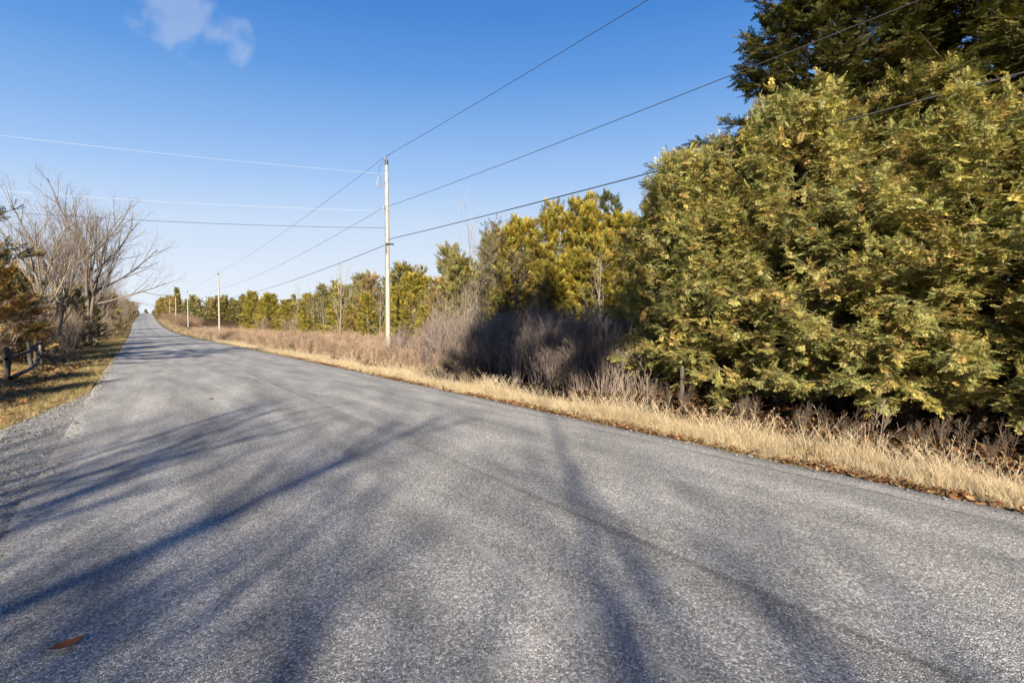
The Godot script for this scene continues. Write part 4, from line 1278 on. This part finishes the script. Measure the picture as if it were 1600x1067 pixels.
func build_grass() -> void:
	var r := rng(900)
	var nz := FastNoiseLite.new()
	nz.seed = 6; nz.frequency = 0.25
	var tufts := [tuft_mesh(901, 20, 0.36, 1.0, 0.0030, 0), tuft_mesh(902, 18, 0.40, 0.9, 0.0028, 1), tuft_mesh(903, 24, 0.26, 1.3, 0.003, 0), tuft_mesh(904, 14, 0.42, 0.8, 0.0028, 2)]
	var straw := Color(0.59, 0.49, 0.32)
	var dg := mass("dry_grass", "golden dry grass standing along the right edge of the road")
	for v in 4:
		var where := []
		var tints := []
		var n: int = [10000, 5200, 9000, 2000][v]
		for k in n:
			var s := r.randf_range(-2.0, 16.0) if k % 5 < 3 else 16.0 + 44.0 * pow(r.randf(), 1.4)
			if k % 9 == 8: s = r.randf_range(60.0, 260.0)
			var u := HALF_ROAD + 0.14 + (1.75 + nz.get_noise_2d(s, 3.0) * 0.6 + smoothstep(10.0, 30.0, s) * 0.9 + smoothstep(60.0, 120.0, s) * 2.0) * pow(r.randf(), 0.85)
			var x := mid(s) + u
			var near := smoothstep(0.1, 0.75, u - HALF_ROAD)
			if v == 3 and u < HALF_ROAD + 0.7: continue
			var sc := lerpf(0.45, 1.0, near) * (0.58 + 0.6 * nz.get_noise_2d(x * 3.0, s * 3.0)) * r.randf_range(0.6, 1.25)
			if nz.get_noise_2d(x * 5.0 + 40.0, s * 5.0) < -0.22 and r.randf() < 0.7: continue
			if s > 60.0: sc *= 1.6
			where.append(Transform3D(Basis(Vector3.UP, r.randf() * TAU).scaled(Vector3(sc, sc, sc)), Vector3(x, gy(x, s) - 0.01, -s)))
			var t := r.randf_range(0.75, 1.15)
			var c := straw * t
			if r.randf() < 0.22: c = Color(0.36, 0.27, 0.16) * t
			if v == 1 or v == 3: c = Color(0.58, 0.49, 0.36) * t
			tints.append(c)
		scatter("tufts", tufts[v], where, tints, dg)
	# left verge: shorter, greener
	var vg := mass("verge_grass", "short yellow-green grass on the left verge before the fence")
	for v in 2:
		var where := []
		var tints := []
		for k in 9000:
			var s := 9.0 + 70.0 * pow(r.randf(), 1.7)
			if k % 10 == 9: s = r.randf_range(70.0, 300.0)
			var out := shoulder(s)
			var u := HALF_ROAD + out - 0.1 + r.randf_range(0.0, 4.2)
			var x := mid(s) - u
			var sc := r.randf_range(0.25, 0.6) * (1.0 + smoothstep(2.2, 3.6, u - HALF_ROAD - out) * 1.2)
			if s > 70.0: sc *= 2.0
			where.append(Transform3D(Basis(Vector3.UP, r.randf() * TAU).scaled(Vector3(sc * 1.3, sc, sc * 1.3)), Vector3(x, gy(x, s) - 0.01, -s)))
			var t := r.randf_range(0.75, 1.15)
			var c := Color(0.46, 0.365, 0.19) * t
			if r.randf() < 0.22: c = Color(0.24, 0.22, 0.08) * t
			tints.append(c)
		scatter("tufts", tufts[v * 2], where, tints, vg)

func build_litter() -> void:
	var r := rng(950)
	var lv := [leaf_mesh(951, 0.6), leaf_mesh(952, 0.2), leaf_mesh(953, -0.3)]
	var hues := [Color(0.20, 0.085, 0.03), Color(0.28, 0.15, 0.06), Color(0.13, 0.06, 0.03), Color(0.34, 0.21, 0.10)]
	var lt := mass("leaf_litter", "brown fallen leaves drifted along verge and under the cedars")
	var drift := FastNoiseLite.new()
	drift.seed = 3; drift.frequency = 0.35
	for v in 3:
		var where := []
		var tints := []
		for k in 1900:   # drifts along the right edge of the road
			var s := -1.0 + 26.0 * pow(r.randf(), 1.3)
			if r.randf() > smoothstep(-0.25, 0.45, drift.get_noise_2d(s, 0.0)) + 0.12: continue
			var x := mid(s) + HALF_ROAD + 0.04 + absf(r.randfn(0.12, 0.16))
			where.append(Transform3D(Basis.from_euler(Vector3(r.randf_range(-0.7, 0.7), r.randf() * TAU, r.randf_range(-0.7, 0.7))).scaled(Vector3.ONE * r.randf_range(0.035, 0.075)), Vector3(x, gy(x, s) + r.randf_range(0.0, 0.04), -s)))
			tints.append(hues[r.randi() % 4] * r.randf_range(0.35, 0.9))
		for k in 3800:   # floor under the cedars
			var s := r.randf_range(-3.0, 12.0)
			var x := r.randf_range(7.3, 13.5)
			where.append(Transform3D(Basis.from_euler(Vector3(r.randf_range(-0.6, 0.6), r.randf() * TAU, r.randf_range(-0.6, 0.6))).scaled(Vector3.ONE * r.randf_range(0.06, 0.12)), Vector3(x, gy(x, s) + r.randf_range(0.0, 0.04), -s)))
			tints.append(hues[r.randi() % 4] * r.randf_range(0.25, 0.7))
		for k in 900:    # left verge by the fence
			var s := 10.0 + 16.0 * r.randf()
			var x := mid(s) - HALF_ROAD - r.randf_range(0.9, 4.0)
			where.append(Transform3D(Basis.from_euler(Vector3(r.randf_range(-0.6, 0.6), r.randf() * TAU, r.randf_range(-0.6, 0.6))).scaled(Vector3.ONE * r.randf_range(0.06, 0.12)), Vector3(x, gy(x, s) + r.randf_range(0.02, 0.08), -s)))
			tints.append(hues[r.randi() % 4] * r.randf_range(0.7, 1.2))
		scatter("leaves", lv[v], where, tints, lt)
	# fallen sticks under the cedars
	var st := MB.new()
	for k in 9:
		st.tube(bend_line(Vector3(r.randf_range(-0.5, 0.5), 0.03 * k, r.randf_range(-0.5, 0.5)), Vector3(r.randf_range(-1, 1), r.randf_range(-0.1, 0.3), r.randf_range(-1, 1)), r.randf_range(0.5, 1.5), 4, 0.2, 0.0, r), tapered(5, 0.012, 0.004), 4, Color(0.17, 0.135, 0.10) * r.randf_range(0.5, 1.4))
	var sm := st.mesh(mats.twig)
	var where := []
	var tints := []
	for k in 80:
		var s := r.randf_range(-3.0, 12.0)
		var x := r.randf_range(8.3, 12.5)
		where.append(Transform3D(Basis(Vector3.UP, r.randf() * TAU).scaled(Vector3(1, 0.3, 1) * r.randf_range(0.3, 0.75)), Vector3(x, gy(x, s), -s)))
		var t := r.randf_range(0.6, 1.1)
		tints.append(Color(t, t, t))
	var o := scatter("fallen_twigs", sm, where, tints)
	o.set_meta("label", "tangle of fallen twigs on the brown floor under the cedars")
	# upright dead stems under the skirt
	var um := shrub_mesh(961, 8, 0.9, 0.6, Color(0.15, 0.115, 0.09), 2)
	where = []
	tints = []
	for k in 160:
		var s := r.randf_range(-2.0, 10.0)
		var x := r.randf_range(8.8, 12.0)
		where.append(Transform3D(Basis(Vector3.UP, r.randf() * TAU).scaled(Vector3.ONE * r.randf_range(0.25, 0.65)), Vector3(x, gy(x, s) - 0.02, -s)))
		var t := r.randf_range(0.6, 1.1)
		tints.append(Color(t, t * 0.95, t * 0.9))
	var u := scatter("dead_stems", um, where, tints)
	u.set_meta("label", "thin dead stems under the cedars' skirt")
	# loose stones along both edges of the pavement
	var rk := SphereMesh.new()
	rk.radius = 0.5; rk.height = 0.7; rk.radial_segments = 6; rk.rings = 3
	rk.material = mats.stone
	where = []
	tints = []
	for k in 5200:
		var s := -2.0 + 32.0 * pow(r.randf(), 1.3)
		var x: float
		if k % 4:
			x = mid(s) - HALF_ROAD + 0.12 - shoulder(s) * r.randf() * 1.05
		else:
			x = mid(s) + HALF_ROAD + r.randfn(0.05, 0.10)
		var y := maxf(gy(x, s), road_y(s, -3.2) - 0.02 if k % 4 else -9.0)
		if absf(x - mid(s)) < HALF_ROAD: y = road_y(s, x - mid(s))
		var z := 0.010 + 0.028 * pow(r.randf(), 3.0)
		where.append(Transform3D(Basis.from_euler(Vector3(r.randf_range(-0.4, 0.4), r.randf() * TAU, r.randf_range(-0.4, 0.4))).scaled(Vector3(z * 1.3, z, z)), Vector3(x, y + z * 0.15, -s)))
		var tn := r.randf_range(0.5, 1.25)
		tints.append(Color(0.16 * tn, 0.153 * tn, 0.14 * tn))
	var gs := scatter("gravel_stones", rk, where, tints)
	gs.set_meta("label", "loose pale gravel strewn along both pavement edges")
	# single leaves lying on the road
	var big := single("fallen_leaf", lv[0], "curled rust-brown leaf lying alone on the near left asphalt", "leaf")
	big.material_override = mats.rust_leaf
	big.transform = Transform3D(Basis.from_euler(Vector3(0.05, 0.25, 0.1)).scaled(Vector3(0.14, 0.11, 0.11)), Vector3(-0.28, road_y(3.08, -2.68) + 0.004, -3.08))
	var dot := single("fallen_leaf", lv[1], "small dark leaf lying on the road among the branch shadows", "leaf")
	dot.material_override = mats.dark_leaf
	dot.transform = Transform3D(Basis.from_euler(Vector3(0.0, 0.9, 0.0)).scaled(Vector3(0.13, 0.1, 0.13)), Vector3(1.17, road_y(11.65, -1.23) + 0.004, -11.65))
